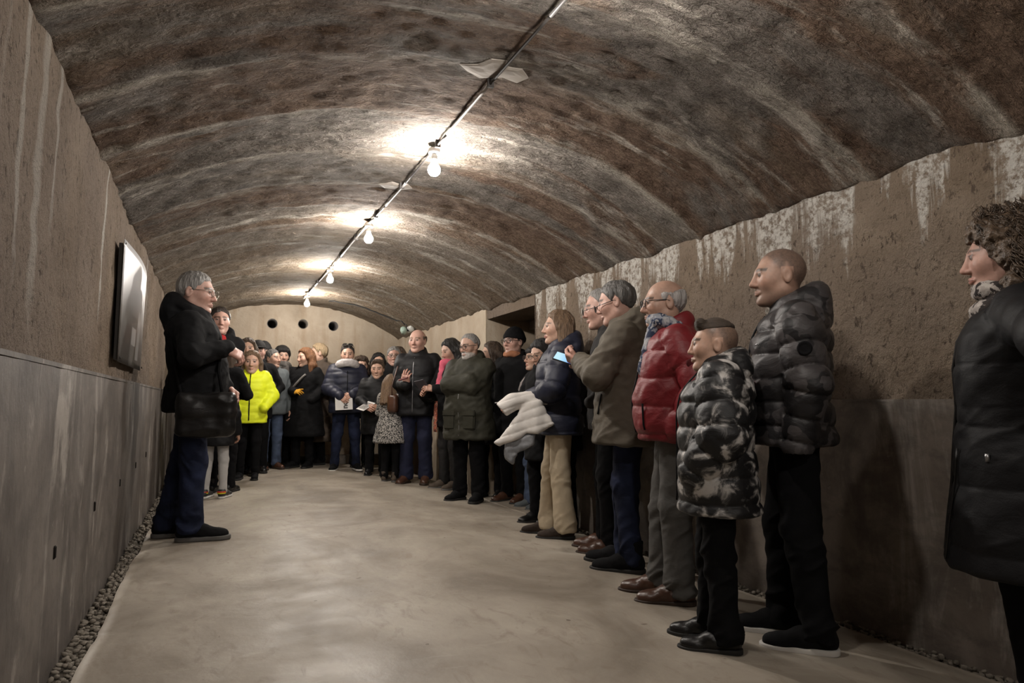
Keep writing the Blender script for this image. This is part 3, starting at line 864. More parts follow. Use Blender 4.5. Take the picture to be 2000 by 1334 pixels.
def head_cols(V, skin, lip, brow, beard=None, stubble=None, fem=0.0, eye=(0.03, 0.018, 0.010), buzz=None):
    C = np.tile(A3(skin), (len(V), 1))
    x = np.abs(V[:, 0]); y = V[:, 1]; z = V[:, 2]
    def blend(w, c): 
        C[:] = C * (1 - w[:, None]) + A3(c) * w[:, None]
    red = np.exp(-((x - 0.04) ** 2 + (z + 0.02) ** 2) / 0.0009) * (y > 0.03)
    blend(0.30 * red, (skin[0] * 1.02, skin[1] * 0.72, skin[2] * 0.66))
    red2 = np.exp(-(x ** 2 + (z + 0.026) ** 2) / 0.0003) * (y > 0.09)
    blend(0.35 * red2, (skin[0], skin[1] * 0.70, skin[2] * 0.64))
    if stubble is not None:
        w = np.clip((0.012 - (z + 0.045) + 0.35 * (y - 0.07)) / 0.03, 0, 1) * (z > -0.125) * (y > -0.01)
        blend(w * stubble[3], stubble[:3])
    if beard is not None:
        n_ = vnoise(V, 160)
        w = np.clip((-0.040 - z - 0.45 * (0.05 - y) * (y < 0.05) + 0.006 * n_) / 0.010, 0, 1) * (y > -0.008) * (z > -0.13)
        moust = (np.abs(z + 0.044) < 0.009) & (x < 0.030) & (y > 0.07)
        w = np.maximum(w, moust * 1.0)
        blend(w * 0.92, beard)
    lw = np.exp(-((z + 0.062) / 0.0085) ** 4) * np.clip((0.024 - x) / 0.006, 0, 1) * (y > 0.076)
    blend(lw * (0.95 if fem else 0.75), lip)
    mw = np.exp(-((z + 0.0615 + 0.0 * x) / 0.0020) ** 2) * (x < 0.021) * (y > 0.076)
    blend(0.75 * mw, tuple(c * 0.3 for c in lip))
    bz = 0.031 + 0.10 * (x - 0.015) * (x < 0.032) - 0.14 * (x - 0.032) * (x >= 0.032)
    bw = np.exp(-((z - bz) / (0.0070 - 0.0026 * fem)) ** 4) * (x > 0.010) * (x < 0.055) * (y > 0.040)
    blend(0.92 * bw, brow)
    if buzz is not None:
        zl = np.interp(y, HL_Y, HL_Z) + 0.004 * vnoise(V, 120)
        ear = (x > 0.072) & (np.abs(y + 0.014) < 0.024) & (np.abs(z) < 0.036)
        w = np.clip((z - zl) / buzz[4], 0, 1) * (~ear)
        blend(w * buzz[3] * (0.85 + 0.15 * vnoise(V, 220)), buzz[:3])
    ec = V.copy(); ec[:, 0] = x; ec -= A3((0.031, 0.077, 0.0095)); r = np.linalg.norm(ec, axis=1)
    ew = (r < 0.0137) & (V[:, 2] < 0.0160) & (V[:, 2] > 0.0030) & (y > 0.0815)
    blend(ew * 0.9, (0.16, 0.13, 0.12))  # eye whites darkened, shading put into the vertex colour
    iw = ew & (np.hypot(ec[:, 0], ec[:, 2]) < 0.0075)
    blend(iw * 0.96, eye)
    lid = np.exp(-((z - 0.0172) / 0.0020) ** 2) * (np.abs(x - 0.031) < 0.017) * (y > 0.076)
    blend(0.85 * lid * (1.0 if fem else 0.8), tuple(c * 0.5 for c in brow))
    return C
HL_Y = [-0.13, -0.07, -0.045, -0.012, 0.010, 0.030, 0.052, 0.072, 0.10]
HL_Z = [-0.085, -0.070, -0.030, 0.033, 0.000, 0.030, 0.062, 0.082, 0.098]
def hair_fn(style, ln=0.25, vol=1.0, part=0.0, back=0.0):
    def cap(P, t, dz=0.0, rec=0.0):
        Q = P.copy(); Q[:, 0] = np.abs(Q[:, 0])
        zl = np.interp(Q[:, 1] + rec, HL_Y, HL_Z) + dz + 0.005 * vnoise(P, (70, 70, 20))
        w = np.clip((Q[:, 2] - zl) / 0.034, 0, 1); w = w * (2 - w)
        d = ell(Q, CRC, CRR - 0.002) - (t + 0.002) * w
        return smax(d, zl - Q[:, 2], 0.004)
    def long_(P, t, ln, w):
        Q = P.copy(); Q[:, 0] = np.abs(Q[:, 0])
        d = cap(P, t, -0.004)
        d = smin(d, rcone(Q, (0.052, 0.034, 0.080), (0.078, 0.012, 0.0), 0.020, 0.020 * w), 0.02)
        d = smin(d, rcone(Q, (0.070, -0.012, 0.03), (0.086 * w, -0.012 + 0.5 * back, -0.10), 0.026, 0.030 * w), 0.02)
        d = smin(d, rcone(Q, (0.060, -0.050, 0.0), (0.060 * w, -0.065, -ln), 0.045 * w, 0.042 * w), 0.03)
        d = smin(d, rcone(Q, (0.0, -0.066, 0.0), (0.0, -0.085, -ln), 0.055, 0.045), 0.03)
        if ln > 0.15:
            d = smin(d, rcone(Q, (0.086 * w, -0.010, -0.10), (0.090 * w, 0.020, -ln), 0.028 * w, 0.020), 0.02)
        return smax(d, -ln - 0.012 - P[:, 2] + 0.012 * vnoise(P, (60, 60, 1)), 0.012)
    def f(P):
        if style == 'short': return cap(P, 0.011 * vol)
        if style == 'buzz': return cap(P, 0.0035, 0.004, 0.006)
        if style == 'receding': return cap(P, 0.008 * vol, 0.0, 0.022)
        if style == 'bald':
            d = cap(P, 0.0085 * vol, 0.0, 0.0)
            return smax(smax(d, P[:, 2] - 0.055 - 0.35 * np.maximum(-P[:, 1] - 0.03, 0), 0.02), P[:, 1] - 0.028, 0.012)
        if style == 'fade':
            d = ell(P, (0, -0.014, 0.052), (0.073, 0.092, 0.082))
            d = smin(d, rcone(P, (-0.036, 0.060, 0.104), (0.036, 0.060, 0.104), 0.024, 0.024), 0.02)
            return smax(d, 0.078 - 0.10 * (P[:, 1] + 0.02) - P[:, 2] + 0.004 * vnoise(P, 60), 0.012)
        if style == 'quiff':
            d = cap(P, 0.012)
            return smin(d, rcone(P, (-0.03, 0.05, 0.108), (0.03, 0.05, 0.108), 0.022, 0.022), 0.03)
        if style == 'bowl':
            d = cap(P, 0.020 * vol, -0.030)
            d = smin(d, rcone(P, (-0.045, 0.062, 0.075), (0.045, 0.062, 0.075), 0.022, 0.022), 0.03)
            Q = P.copy(); Q[:, 0] = np.abs(Q[:, 0])
            return smin(d, rcone(Q, (0.072, 0.0, 0.04), (0.078, -0.02, -0.03), 0.022, 0.020), 0.02)
        if style == 'pulled':
            d = cap(P, 0.008, 0.0, 0.004)
            return smin(d, ell(P, (0, -0.115, 0.03), (0.035, 0.03, 0.035)), 0.02)
        if style == 'long': return long_(P, 0.013 * vol, ln, vol)
        if style == 'curly':
            d = long_(P, 0.026 * vol, ln, vol * 1.15)
            return smin(d, ell(P, (0, 0.035, 0.090), (0.070, 0.055, 0.045)), 0.03)
        return cap(P, 0.01)
    return f
def hand_fn(curl=0.45, thumb=1.0, spread=0.0, point=False):
    """local: fingers +Y, back of hand +Z, thumb on +X; returns sdf"""
    segs = []
    xs = (-0.030, -0.0105, 0.0095, 0.0295); ls = (0.060, 0.074, 0.080, 0.072); rs = (0.0080, 0.0090, 0.0092, 0.0090)
    for i, (x, l, r) in enumerate(zip(xs, ls, rs)):
        p = np.array((x, 0.086 - 0.012 * abs(x - 0.005) / 0.03, 0.0)); a = 0.0
        c = curl * (0.12 if (point and i == 3) else 1.0) * (1.12 - 0.06 * i)
        for q, (fr, bend) in enumerate(((0.46, 62), (0.31, 72), (0.23, 48))):
            a += R(bend) * c
            dx = spread * (i - 1.5) * 0.12
            e = p + l * fr * np.array((dx, math.cos(a), -math.sin(a)))
            segs.append((p, e, r * (1 - 0.06 * q), r * (0.95 - 0.06 * q))); p = e
    def f(P):
        Q = P.copy()
        d = boxd(Q, (0, 0.046, 0), (0.039, 0.045, 0.0135), 0.012)
        d = smin(d, rcone(Q, (0, -0.02, 0), (0, 0.02, 0), 0.026, 0.028), 0.02)
        for a, b, r1, r2 in segs: d = smin(d, rcone(Q, a, b, r1, r2), 0.0045)
        th = rcone(Q, (0.022, 0.018, -0.006), (0.050 * thumb, 0.050, -0.016), 0.015, 0.0118)
        th = smin(th, rcone(Q, (0.050 * thumb, 0.050, -0.016), (0.054 * thumb, 0.082, -0.026 - 0.012 * curl), 0.0112, 0.0088), 0.006)
        return smin(d, th, 0.008)
    return f

ARM = {
    'down':   dict(w=(0.265, 0.05, 0.83), e=(0.5, -0.4, 1.1)),
    'relax':  dict(w=(0.250, 0.10, 0.88), e=(0.5, -0.5, 1.1)),
    'pocket': dict(w=(0.205, 0.135, 0.985), e=(0.6, -0.35, 1.1), hand=False),
    'hips':   dict(w=(0.06, 0.235, 1.02), e=(0.6, -0.1, 1.0)),
    'hold':   dict(w=(0.11, 0.27, 1.12), e=(0.5, -0.1, 0.9)),
    'cross':  dict(w=(-0.10, 0.205, 1.19), e=(0.7, 0.15, 1.0), hand=False),
    'behind': dict(w=(0.10, -0.17, 0.98), e=(0.6, -0.5, 1.1)),
}
def arm(kind, side, **kw):
    a = dict(ARM[kind]); a.update(kw)
    if 'w' not in kw: a['w'] = (a['w'][0] * side, a['w'][1], a['w'][2])
    if 'e' not in kw: a['e'] = (a['e'][0] * side, a['e'][1], a['e'][2])
    a['side'] = side
    return a
def torso_profile(t):
    z = np.array([0.40, 0.55, 0.70, 0.80, 0.95, 1.08, 1.22, 1.33, 1.40, 1.445, 1.485, 1.53])
    rx = np.array([0.205, 0.205, 0.202, 0.198, 0.192, 0.182, 0.190, 0.198, 0.188, 0.150, 0.100, 0.085])
    ry = np.array([0.160, 0.160, 0.155, 0.148, 0.142, 0.134, 0.138, 0.134, 0.120, 0.100, 0.082, 0.080])
    w = t.get('w', 1.0); th = t.get('puff', 0.0); fl = t.get('flare', 0.0)
    body = (z < 1.42)
    rx = rx * (1 + (w - 1) * np.clip((1.50 - z) / 0.10, 0, 1)) + th * np.clip((1.50 - z) / 0.15, 0.25, 1)
    ry = ry * (1 + (w - 1) * np.clip((1.50 - z) / 0.10, 0, 1)) + th * np.clip((1.50 - z) / 0.15, 0.25, 1)
    k = np.clip((1.15 - z), 0, 1) * fl
    rx = rx + k; ry = ry + k * 0.8
    if t.get('fem'):
        rx = rx - 0.012 * np.exp(-((z - 1.36) / 0.08) ** 2) - 0.012 * np.exp(-((z - 1.10) / 0.09) ** 2)
    cy = np.interp(z, [0.4, 0.85, 1.05, 1.25, 1.40, 1.53], [0.0, 0.0, 0.012, 0.005, -0.018, -0.035])
    cy = cy + t.get('belly', 0.0) * np.exp(-((z - 1.03) / 0.14) ** 2)
    ry = ry + 0.6 * t.get('belly', 0.0) * np.exp(-((z - 1.03) / 0.14) ** 2)
    if t.get('fem'):
        cy = cy + 0.016 * np.exp(-((z - 1.27) / 0.07) ** 2)
    cy = cy + t.get('lean', 0.0) * np.maximum(z - 0.9, 0)
    return z, np.zeros_like(z), cy, rx, ry

class Person: pass
def person(label, X, Y, H, phi, top, legs, shoes, hair=None, arms=None, head=(0, 0, 0), skin=(0.42, 0.255, 0.185), fem=0.0,
           hs=1.0, lean=0.0, feet=None, brow=(0.05, 0.032, 0.022), lip=None, beard=None, stubble=None, glasses=None, jaw=1.0, nose=1.0,
           hat=None, scarf=None, neck=1.0, group='visitors listening in the tunnel', hfwd=0.0, sy=1.0, hcol=None):
    p = Person(); s = H / 1.75; p.s = s
    hs = hs * (1.12 if math.hypot(X, Y) < 7.5 else 1.16)      # heads a little over the canon
    beta = math.degrees(math.atan2(X, Y)); az = beta + 180 - phi
    p.rz = -R(az)
    dist = math.hypot(X, Y)
    p.root = empty('person', (X, Y, floor_z(X)), p.rz)
    tag(p.root, label, 'person', group)
    res = min(max(dist * 0.00175, 0.0062), 0.017) / s
    hres = min(max(dist * 0.00095, 0.0036), 0.0075) / s
    p.res, p.hres, p.dist = res, hres, dist
    top = dict(top); top['lean'] = lean; top['fem'] = fem
    p.top = top
    def put(name, V, F, mat, parent=None, smooth=True):
        me = mesh_from(name, np.asarray(V, np.float32) * s, F, smooth)
        return add(name, me, mat, parent or p.root)
    p.put = put
    lipc = lip or ((skin[0] * 0.85, skin[1] * 0.58, skin[2] * 0.56) if fem else (skin[0] * 0.85, skin[1] * 0.72, skin[2] * 0.70))
    ln = lambda z: lean * max(z - 0.9, 0)
    sw = top.get('w', 1.0)
    # joints
    SHX = 0.172 * (0.5 + 0.5 * sw) - 0.010 * fem
    p.S = {sd: A3((sd * SHX, -0.018 + ln(1.39), 1.392)) for sd in (-1, 1)}
    if arms is None: arms = ('down', 'down')
    arms = [arm(a, sd) if isinstance(a, str) else a for a, sd in zip(arms, (-1, 1))]
    p.E = {}; p.W = {}
    for a in arms:
        sd = a['side']; S = p.S[sd]; W = A3(a['w']); l1, l2 = 0.285, 0.255
        v = W - S; L = np.linalg.norm(v)
        if L > (l1 + l2) * 0.995: W = S + v / L * (l1 + l2) * 0.995; v = W - S; L = np.linalg.norm(v)
        q = (l1 * l1 - l2 * l2 + L * L) / (2 * L); hgt = math.sqrt(max(l1 * l1 - q * q, 0))
        dirn = v / L; hint = A3(a['e']) - S; hint = hint - dirn * (hint @ dirn); hint /= np.linalg.norm(hint) + 1e-9
        p.E[sd] = S + dirn * q + hint * hgt; p.W[sd] = W
    if feet is None: feet = ((-0.10, 0.0, 8), (0.10, 0.0, -8))
    FEET = {sd: ft for ft, sd in zip(feet, (-1, 1))}
    hip = {sd: A3((sd * 0.088, 0.0, 0.90)) for sd in (-1, 1)}
    ank = {sd: A3((FEET[sd][0], FEET[sd][1] - 0.015, 0.085)) for sd in (-1, 1)}
    kne = {sd: (hip[sd] + ank[sd]) / 2 + A3((0, 0.022, 0.02)) for sd in (-1, 1)}
    p.hc = A3((0, 0.010 + hfwd + ln(1.62), 1.75 - 0.122 * hs)); p.hR = rotm(*head)
    def h2p(V): return (np.asarray(V, np.float32) * hs) @ p.hR.T + p.hc
    p.h2p = h2p
    # ---------- body: head, neck, arms, hands, trunk as one mesh
    VS, FS, CS = [], [], []; off = 0
    def push(V, F, C):
        nonlocal off
        VS.append(V); FS.append(F + off); CS.append(C); off += len(V)
    V, F = mesh_sdf(head_fn(fem, jaw, nose, neck), (-0.10, -0.135, -0.24), (0.10, 0.135, 0.135), hres / hs)
    C = head_cols(V, skin, lipc, brow, beard, stubble, fem, buzz=(hair or {}).get('buzz'))
    if beard is not None:
        w = np.clip((-0.045 - V[:, 2]) / 0.02, 0, 1) * (V[:, 1] > 0.0) * (V[:, 2] > -0.125)
        V = V + vnormals(V, F) * (w * (0.006 + 0.003 * vnoise(V, 120)))[:, None]
    push(h2p(V), F, C)
    def core(P):
        d = ell(P, (0, ln(1.2), 1.20), (0.130, 0.085, 0.24))
        d = smin(d, ell(P, (0, 0, 0.93), (0.125, 0.085, 0.12)), 0.05)
        d = smin(d, rcone(P, (0, -0.03 + ln(1.4), 1.38), p.hc + A3((0, -0.04, -0.10)), 0.05, 0.045), 0.04)
        for sd in (-1, 1):
            d = smin(d, rcone(P, p.S[sd] * A3((0.85, 1, 1)), p.E[sd], 0.040, 0.033), 0.03)
            d = smin(d, rcone(P, p.E[sd], p.W[sd], 0.032, 0.024), 0.02)
            d = smin(d, rcone(P, hip[sd], kne[sd], 0.060, 0.042), 0.03)
            d = smin(d, rcone(P, kne[sd], ank[sd], 0.042, 0.030), 0.02)
        return d
    V, F = mesh_sdf(core, (-0.55, -0.45, 0.03), (0.55, 0.55, 1.6), 0.03)
    push(V, F, np.tile(A3(skin), (len(V), 1)))
    for a in arms:
        if a.get('hand', True) is False: continue
        sd = a['side']
        d = A3(a['d']) if 'd' in a else p.W[sd] - p.E[sd]
        d = d / np.linalg.norm(d)
        n0 = A3(a.get('n', (sd * 0.9, 0.1, 0.45))); n0 = n0 - d * (n0 @ d); n0 /= np.linalg.norm(n0)
        xax = np.cross(d, n0)
        M = np.stack([xax, d, n0], 1)
        flip = a.get('thumb', -sd)        # thumb side along xax
        V, F = mesh_sdf(hand_fn(a.get('curl', 0.45), 1.0, a.get('spread', 0.3), a.get('point', False)), (-0.06, -0.05, -0.09), (0.08, 0.19, 0.05), hres)
        if flip < 0:
            V = V * A3((-1, 1, 1)); F = F[:, ::-1]
        hsz = 0.98 * (hs if hs > 1.05 else 1.0) * (1 - 0.08 * fem)
        Cw = V.copy()
        V = (V * hsz) @ M.T.astype(np.float32) + p.W[sd] + d * 0.012
        a['_f'] = (d, n0, xax)
        if a.get('glove'):
            put('glove', V, F, a['glove'])
        else:
            C = np.tile(A3(skin) * A3((1.02, 0.92, 0.90)), (len(V), 1))
            kn = np.exp(-((Cw[:, 1] - 0.088) / 0.012) ** 2) * (Cw[:, 2] > 0)
            C = C * (1 - 0.18 * kn[:, None])
            push(V, F, C)
    V = np.concatenate(VS); F = np.concatenate(FS); C = np.concatenate(CS)
    me = mesh_from('body', V * s, F)
    ca = me.color_attributes.new('Col', 'FLOAT_COLOR', 'POINT')
    ca.data.foreach_set('color', np.concatenate([C, np.ones((len(C), 1), np.float32)], 1).astype(np.float32).ravel())
    p.body = add('body', me, M_skin, p.root)
    # ---------- trousers
    if legs is not None:
        lw = legs.get('w', 1.0); hem = legs.get('hem', 0.055); tp = legs.get('top', 1.03)
        ak = 0.052 * legs.get('ankle', 1.0)
        def tf(P):
            d = ell(P, (0, 0.0, 0.94), (0.162 * lw, 0.112 * lw, 0.15))
            for sd in (-1, 1):
                l = rcone(P, hip[sd], kne[sd], 0.086 * lw, 0.066 * lw)
                l = smin(l, rcone(P, kne[sd], ank[sd] + A3((0, 0, -0.02)), 0.066 * lw, ak), 0.03)
                d = smin(d, l, 0.018)
            d = smax(d, hem - P[:, 2], 0.008)
            return smax(d, P[:, 2] - tp, 0.01)
        V, F = mesh_sdf(tf, (-0.34, -0.30, 0.02), (0.34, 0.34, 1.06), res)
        nr = vnormals(V, F)
        zz = V[:, 2]
        am = legs.get('fold', 1.0) * (0.0045 + 0.005 * np.exp(-((zz - 0.46) / 0.10) ** 2) + 0.011 * np.exp(-((zz - 0.10) / 0.09) ** 2))
        q = V.copy(); q[:, 2] += 0.55 * V[:, 0] + 0.6 * V[:, 1] + 0.05 * vnoise(V, 5.0, Y)
        dsp = am * (1 - 2 * np.abs(fbm(q, (8, 8, 12) if legs.get('fold', 1) < 9 else 9, X * 3.1 + Y, 2)))
        V = V + nr * dsp[:, None]
        p.trousers = put('trousers', V, F, legs['mat'])
    # ---------- upper garment
    if top is not None:
        hem = top.get('hem', 0.80); tz = top.get('ctop', 1.50)
        prof = torso_profile(top); p.prof = prof
        puff = top.get('puff', 0.0); ar = top.get('arm', 1.0)
        r0, r1, r2 = (0.066 + puff) * ar, (0.056 + puff) * ar, (0.043 + puff * 0.6) * ar
        hood = top.get('hood', 0); col = top.get('collar', 0.0)
        hy = ln(1.45)
        def dt(P):
            d = loft(P, *prof)
            return smax(smax(d, hem - P[:, 2], 0.015), P[:, 2] - tz, 0.02)
        def da(P, sd):
            l = rcone(P, p.S[sd], p.E[sd], r0, r1)
            return smin(l, rcone(P, p.E[sd], p.W[sd] - (p.W[sd] - p.E[sd]) * top.get('cuff', 0.0), r1, r2), 0.03)
        def jf(P):
            d = dt(P)
            for sd in (-1, 1): d = smin(d, da(P, sd), 0.030)
            if col:
                c = torus(P, (0, -0.024 + hy, 1.500), 0.082, 0.021, R(-25), 1.10, col / 0.04)
                d = smin(d, c, 0.025)
            if hood:
                d = smin(d, torus(P, (0, -0.048 + hy, 1.494), 0.096 * hood, 0.036 * hood, R(-36), 1.0, 1.0), 0.03)
                d = smin(d, ell(P, (0, -0.122 * hood + hy, 1.472), (0.120 * hood, 0.060 * hood, 0.095 * hood)), 0.04)
            return d
        V, F = mesh_sdf(jf, (-0.56, -0.42, hem - 0.03), (0.56, 0.60, 1.60), res)
        nr = vnormals(V, F)
        dT = dt(V); dA = {sd: da(V, sd) for sd in (-1, 1)}
        onarm = np.minimum(dA[-1], dA[1]) < dT
        qp = top.get('quilt', 0.0)
        wr_ = top.get('wrinkle', 1.0)
        q2 = V.copy(); q2[:, 2] += 0.5 * V[:, 0] + 0.35 * V[:, 1]
        dsp = wr_ * 0.008 * (1 - 2 * np.abs(fbm(q2, (6, 6, 11), X + 2.3 * Y, 2))) + wr_ * 0.003 * vnoise(V, 30, 1.0)
        if qp:
            arc = V[:, 2] + 0.010 * vnoise(V, 6.0, Y) + 0.02 * np.abs(V[:, 0])
            for sd in (-1, 1):
                m = onarm & (dA[sd] < dA[-sd])
                t1 = seg_t(V, p.S[sd], p.E[sd]); t2 = seg_t(V, p.E[sd], p.W[sd])
                arc = np.where(m, 0.285 * t1 + 0.255 * t2 + 0.008 * vnoise(V, 8.0, Y + 3), arc)
            qa = top.get('qamp', 0.013)
            quil = qa * (np.abs(np.sin(np.pi * arc / qp)) ** 0.4 - 0.78)
            fade = np.clip((1.47 - V[:, 2]) / 0.04, 0.2, 1)
            dsp = dsp * 0.6 + quil * fade
        V = V + nr * dsp[:, None]
        p.jacket = put(top.get('name', 'jacket'), V, F, top['mat'])
    # ---------- shoes
    st = shoes.get('style', 'sneaker'); sres = max(res * 0.75, 0.0055); fs = shoes.get('size', 1.0)
    p.shoes = []
    for sd in (-1, 1):
        fx, fy, fyaw = FEET[sd]
        Rm = np.array(Matrix.Rotation(R(fyaw), 3, 'Z'), np.float32)
        hi = 0.16 if st == 'boot' else 0.095
        def up(P):
            Q = P.copy()
            d = rcone(Q, (0, -0.045, 0.050), (0, 0.05, 0.055), 0.040, 0.042)
            d = smin(d, rcone(Q, (0, 0.05, 0.050), (0.006 * -sd, 0.165, 0.030), 0.042, 0.030), 0.03)
            d = smin(d, ell(Q, (0.002 * -sd, 0.135, 0.032), (0.047, 0.065, 0.032)), 0.02)
            d = smin(d, rcone(Q, (0, -0.030, 0.06), (0, -0.030, hi), 0.042, 0.046), 0.02)
            return smax(smax(d, 0.016 - Q[:, 2], 0.004), Q[:, 2] - hi - 0.012, 0.006)
        def so(P):
            Q = P.copy(); Q2 = Q * A3((1, 1, 0))
            d = rcone(Q2, (0, -0.045, 0), (0.004 * -sd, 0.14, 0), 0.043, 0.050)
            d = smin(d, ell(Q2, (0.003 * -sd, 0.16, 0), (0.043, 0.055, 0.05)), 0.02)
            wz = np.maximum(np.abs(Q[:, 2] - 0.0135) - 0.0135, d)
            return wz
        V, F = mesh_sdf(up, (-0.07, -0.11, 0.0), (0.07, 0.24, 0.20), sres)
        V = V + vnormals(V, F) * (0.0025 * fbm(V, (40, 40, 40), 2.0, 2))[:, None]
        T = lambda V: (V * fs) @ Rm.T + A3((fx, fy, 0.0))
        sh = put('shoe', T(V), F, shoes['mat'])
        V, F = mesh_sdf(so, (-0.07, -0.11, -0.006), (0.07, 0.24, 0.034), max(sres * 0.8, 0.005))
        V[:, 2] = np.maximum(V[:, 2], 0.0)
        put('sole', T(V), F, shoes.get('sole', MATS['sole_black']), sh)
        if dist < 7 and st == 'sneaker':
            for k in range(4):
                y = 0.035 + 0.024 * k; z = 0.100 - 0.011 * k
                v_, f_ = tube([(-0.026, y, z - 0.020), (-0.012, y + 0.006, z - 0.004), (0.012, y + 0.008, z - 0.004), (0.026, y, z - 0.020)], 0.0032, 6)
                put('lace', T(np.array(v_, np.float32)), f_, shoes.get('lace', MATS['sole_black']), sh)
        p.shoes.append(sh)
    # ---------- hair
    if hair and hair.get('style') != 'buzz':
        stl = hair.get('style', 'short')
        V, F = mesh_sdf(hair_fn(stl, hair.get('len', 0.25), hair.get('vol', 1.0), 0, hair.get('back', 0.0)), (-0.20, -0.24, -0.45), (0.20, 0.16, 0.20), max(hres / hs, 0.0042))
        nr = vnormals(V, F)
        if stl == 'curly':
            dsp = 0.012 * vnoise(V, 34, 1.0) + 0.009 * vnoise(V, 75, 2.0)
        elif stl in ('buzz', 'fade'):
            dsp = 0.0008 * vnoise(V, 200) + (0.003 * vnoise(V, (60, 14, 60)) * (V[:, 2] > 0.09) if stl == 'fade' else 0)
        else:
            amp = 0.0055 if stl in ('long',) else 0.0040
            q = V.copy(); q[:, 1] *= 1.0
            dsp = amp * vnoise(q, (95, 95, 8), 1.0) + amp * 0.8 * vnoise(q, (38, 38, 6), 4.0)
        V = V + nr * np.asarray(dsp)[:, None]
        hm = hair['mat']
        VV, FF = h2p(V), F
        if hair.get('curls'):
            r3 = random.Random(5); vs = [VV]; fs_ = [FF]; o = len(VV)
            for k in range(hair['curls']):
                b = V[r3.randrange(len(V))]
                if b[1] > -0.012 and b[2] < 0.095: continue
                if b[1] > 0.055: continue
                L = r3.uniform(0.06, 0.14); tw = r3.uniform(0.9, 2.0) * 6.28; ph = r3.uniform(0, 6.28); rr = r3.uniform(0.006, 0.016)
                od = A3((b[0], b[1] + 0.015, 0.0)); od = od / (np.linalg.norm(od) + 1e-6)
                pts = [b + od * (0.004 + 0.02 * t * r3.uniform(.5, 1)) + A3((rr * math.cos(ph + tw * t), rr * math.sin(ph + tw * t), 0.03 - L * t)) for t in np.linspace(0, 1, 12)]
                v_, f_ = tube(pts, [0.0020 * (1 - 0.5 * t) for t in np.linspace(0, 1, 12)], 4, caps=False)
                vs.append(h2p(np.array(v_, np.float32))); fs_.append(np.array(f_) + o); o += len(v_)
            VV = np.concatenate(vs); FF = np.concatenate(fs_)
        p.hair = put('hair', VV, FF, hm)
    # ---------- hats
    if hat:
        if hat['style'] == 'beanie':
            def hf(P):
                d = ell(P, (0, -0.015, 0.045), CRR + A3((0.014, 0.016, 0.022)))
                d = smax(d, 0.040 + 0.25 * (P[:, 1] + 0.02) * (P[:, 1] > -0.02) - 0.30 * np.maximum(-P[:, 1], 0) - P[:, 2], 0.008)
                d = smin(d, torus(P, (0, -0.016, 0.045), 0.088, 0.010, R(8), 1.20, 2.2), 0.008)
                return smin(d, rcone(P, (0, -0.02, 0.14), (0, -0.02, 0.162), 0.004, 0.003), 0.004)
        else:
            def hf(P):
                d = ell(P, (0, -0.012, 0.050), CRR + A3((0.012, 0.014, 0.012)))
                d = smax(d, 0.045 - P[:, 2] - 0.25 * np.maximum(-P[:, 1], 0), 0.006)
                v = ell(P, (0, 0.10, 0.050), (0.066, 0.075, 0.010))
                return smin(d, v, 0.008)
        V, F = mesh_sdf(hf, (-0.13, -0.16, -0.03), (0.13, 0.20, 0.19), max(hres, 0.005))
        V = V + vnormals(V, F) * (0.0016 * vnoise(V, 90))[:, None]
        put('hat', h2p(V), F, hat['mat'])
    # ---------- spectacles
    if glasses:
        gz = glasses.get('drop', 0.0); rx, rz = glasses.get('size', (0.0245, 0.0185)); rr = glasses.get('r', 0.0019); gy = 0.104 + glasses.get('fwd', 0.0)
        up_ = glasses.get('up', False)
        parts = []; lens = []
        for sd in (-1, 1):
            ring = []
            for k in range(20):
                a = 2 * math.pi * k / 20
                cx_ = math.copysign(abs(math.cos(a)) ** 0.75, math.cos(a)); sx_ = math.copysign(abs(math.sin(a)) ** 0.75, math.sin(a))
                ring.append((sd * 0.0325 + rx * cx_, gy - 0.10 * abs(sd * 0.0325 + rx * cx_) ** 1.0 * 0.9 + 0.004, 0.008 + rz * sx_ - gz))
            parts.append(tube(ring, rr, 6, True))
            lens.append(([(sd * 0.0325, gy, 0.008 - gz)] + ring, [(0, 1 + k, 1 + (k + 1) % 20) for k in range(20)]))
            parts.append(tube([(sd * (0.0325 + rx), gy - 0.005, 0.014 - gz), (sd * 0.073, gy - 0.045, 0.016 - gz * 0.8), (sd * 0.0795, 0.0, 0.016 - gz * 0.3), (sd * 0.078, -0.022, 0.004)], rr, 6))
        parts.append(tube([(-0.009, gy, 0.012 - gz), (0, gy + 0.003, 0.015 - gz), (0.009, gy, 0.012 - gz)], rr, 6))
        V, F = join(*parts); V = np.array(V, np.float32)
        if up_:
            V = V @ rotm(0, 42, 0).T + A3((0, -0.030, 0.050))
        g = put('sunglasses' if up_ else 'glasses', h2p(V), F, glasses['mat'])
        for lv, lf in lens:
            L_ = np.array(lv, np.float32)
            if up_: L_ = L_ @ rotm(0, 42, 0).T + A3((0, -0.030, 0.050))
            put('lens', h2p(L_), lf, glasses.get('lens') or mat_lens(), g)
    # ---------- scarf
    if scarf:
        k = scarf.get('k', 1.0); zc = scarf.get('z', 1.485)
        def sf(P):
            d = torus(P, (0, 0.006 + ln(1.48), zc), 0.098 * k, 0.036 * k, R(scarf.get('tilt', 16)), 1.08, 1.15)
            if scarf.get('double'):
                d = smin(d, torus(P, (0, 0.012 + ln(1.48), zc + 0.045), 0.088 * k, 0.030 * k, R(8), 1.08, 1.0), 0.012)
            if scarf.get('ends'):
                e = scarf['ends']
                for sx, zl in e:
                    d = smin(d, rcone(P * A3((1, 1.6, 1)), (sx * 0.8, (0.105 + ln(1.45)) * 1.6, 1.45), (sx, (0.165 + ln(1.2)) * 1.6, zl), 0.042, 0.046), 0.03)
            return d
        V, F = mesh_sdf(sf, (-0.2, -0.2, 0.75), (0.2, 0.3, 1.62), max(res * 0.8, 0.006))
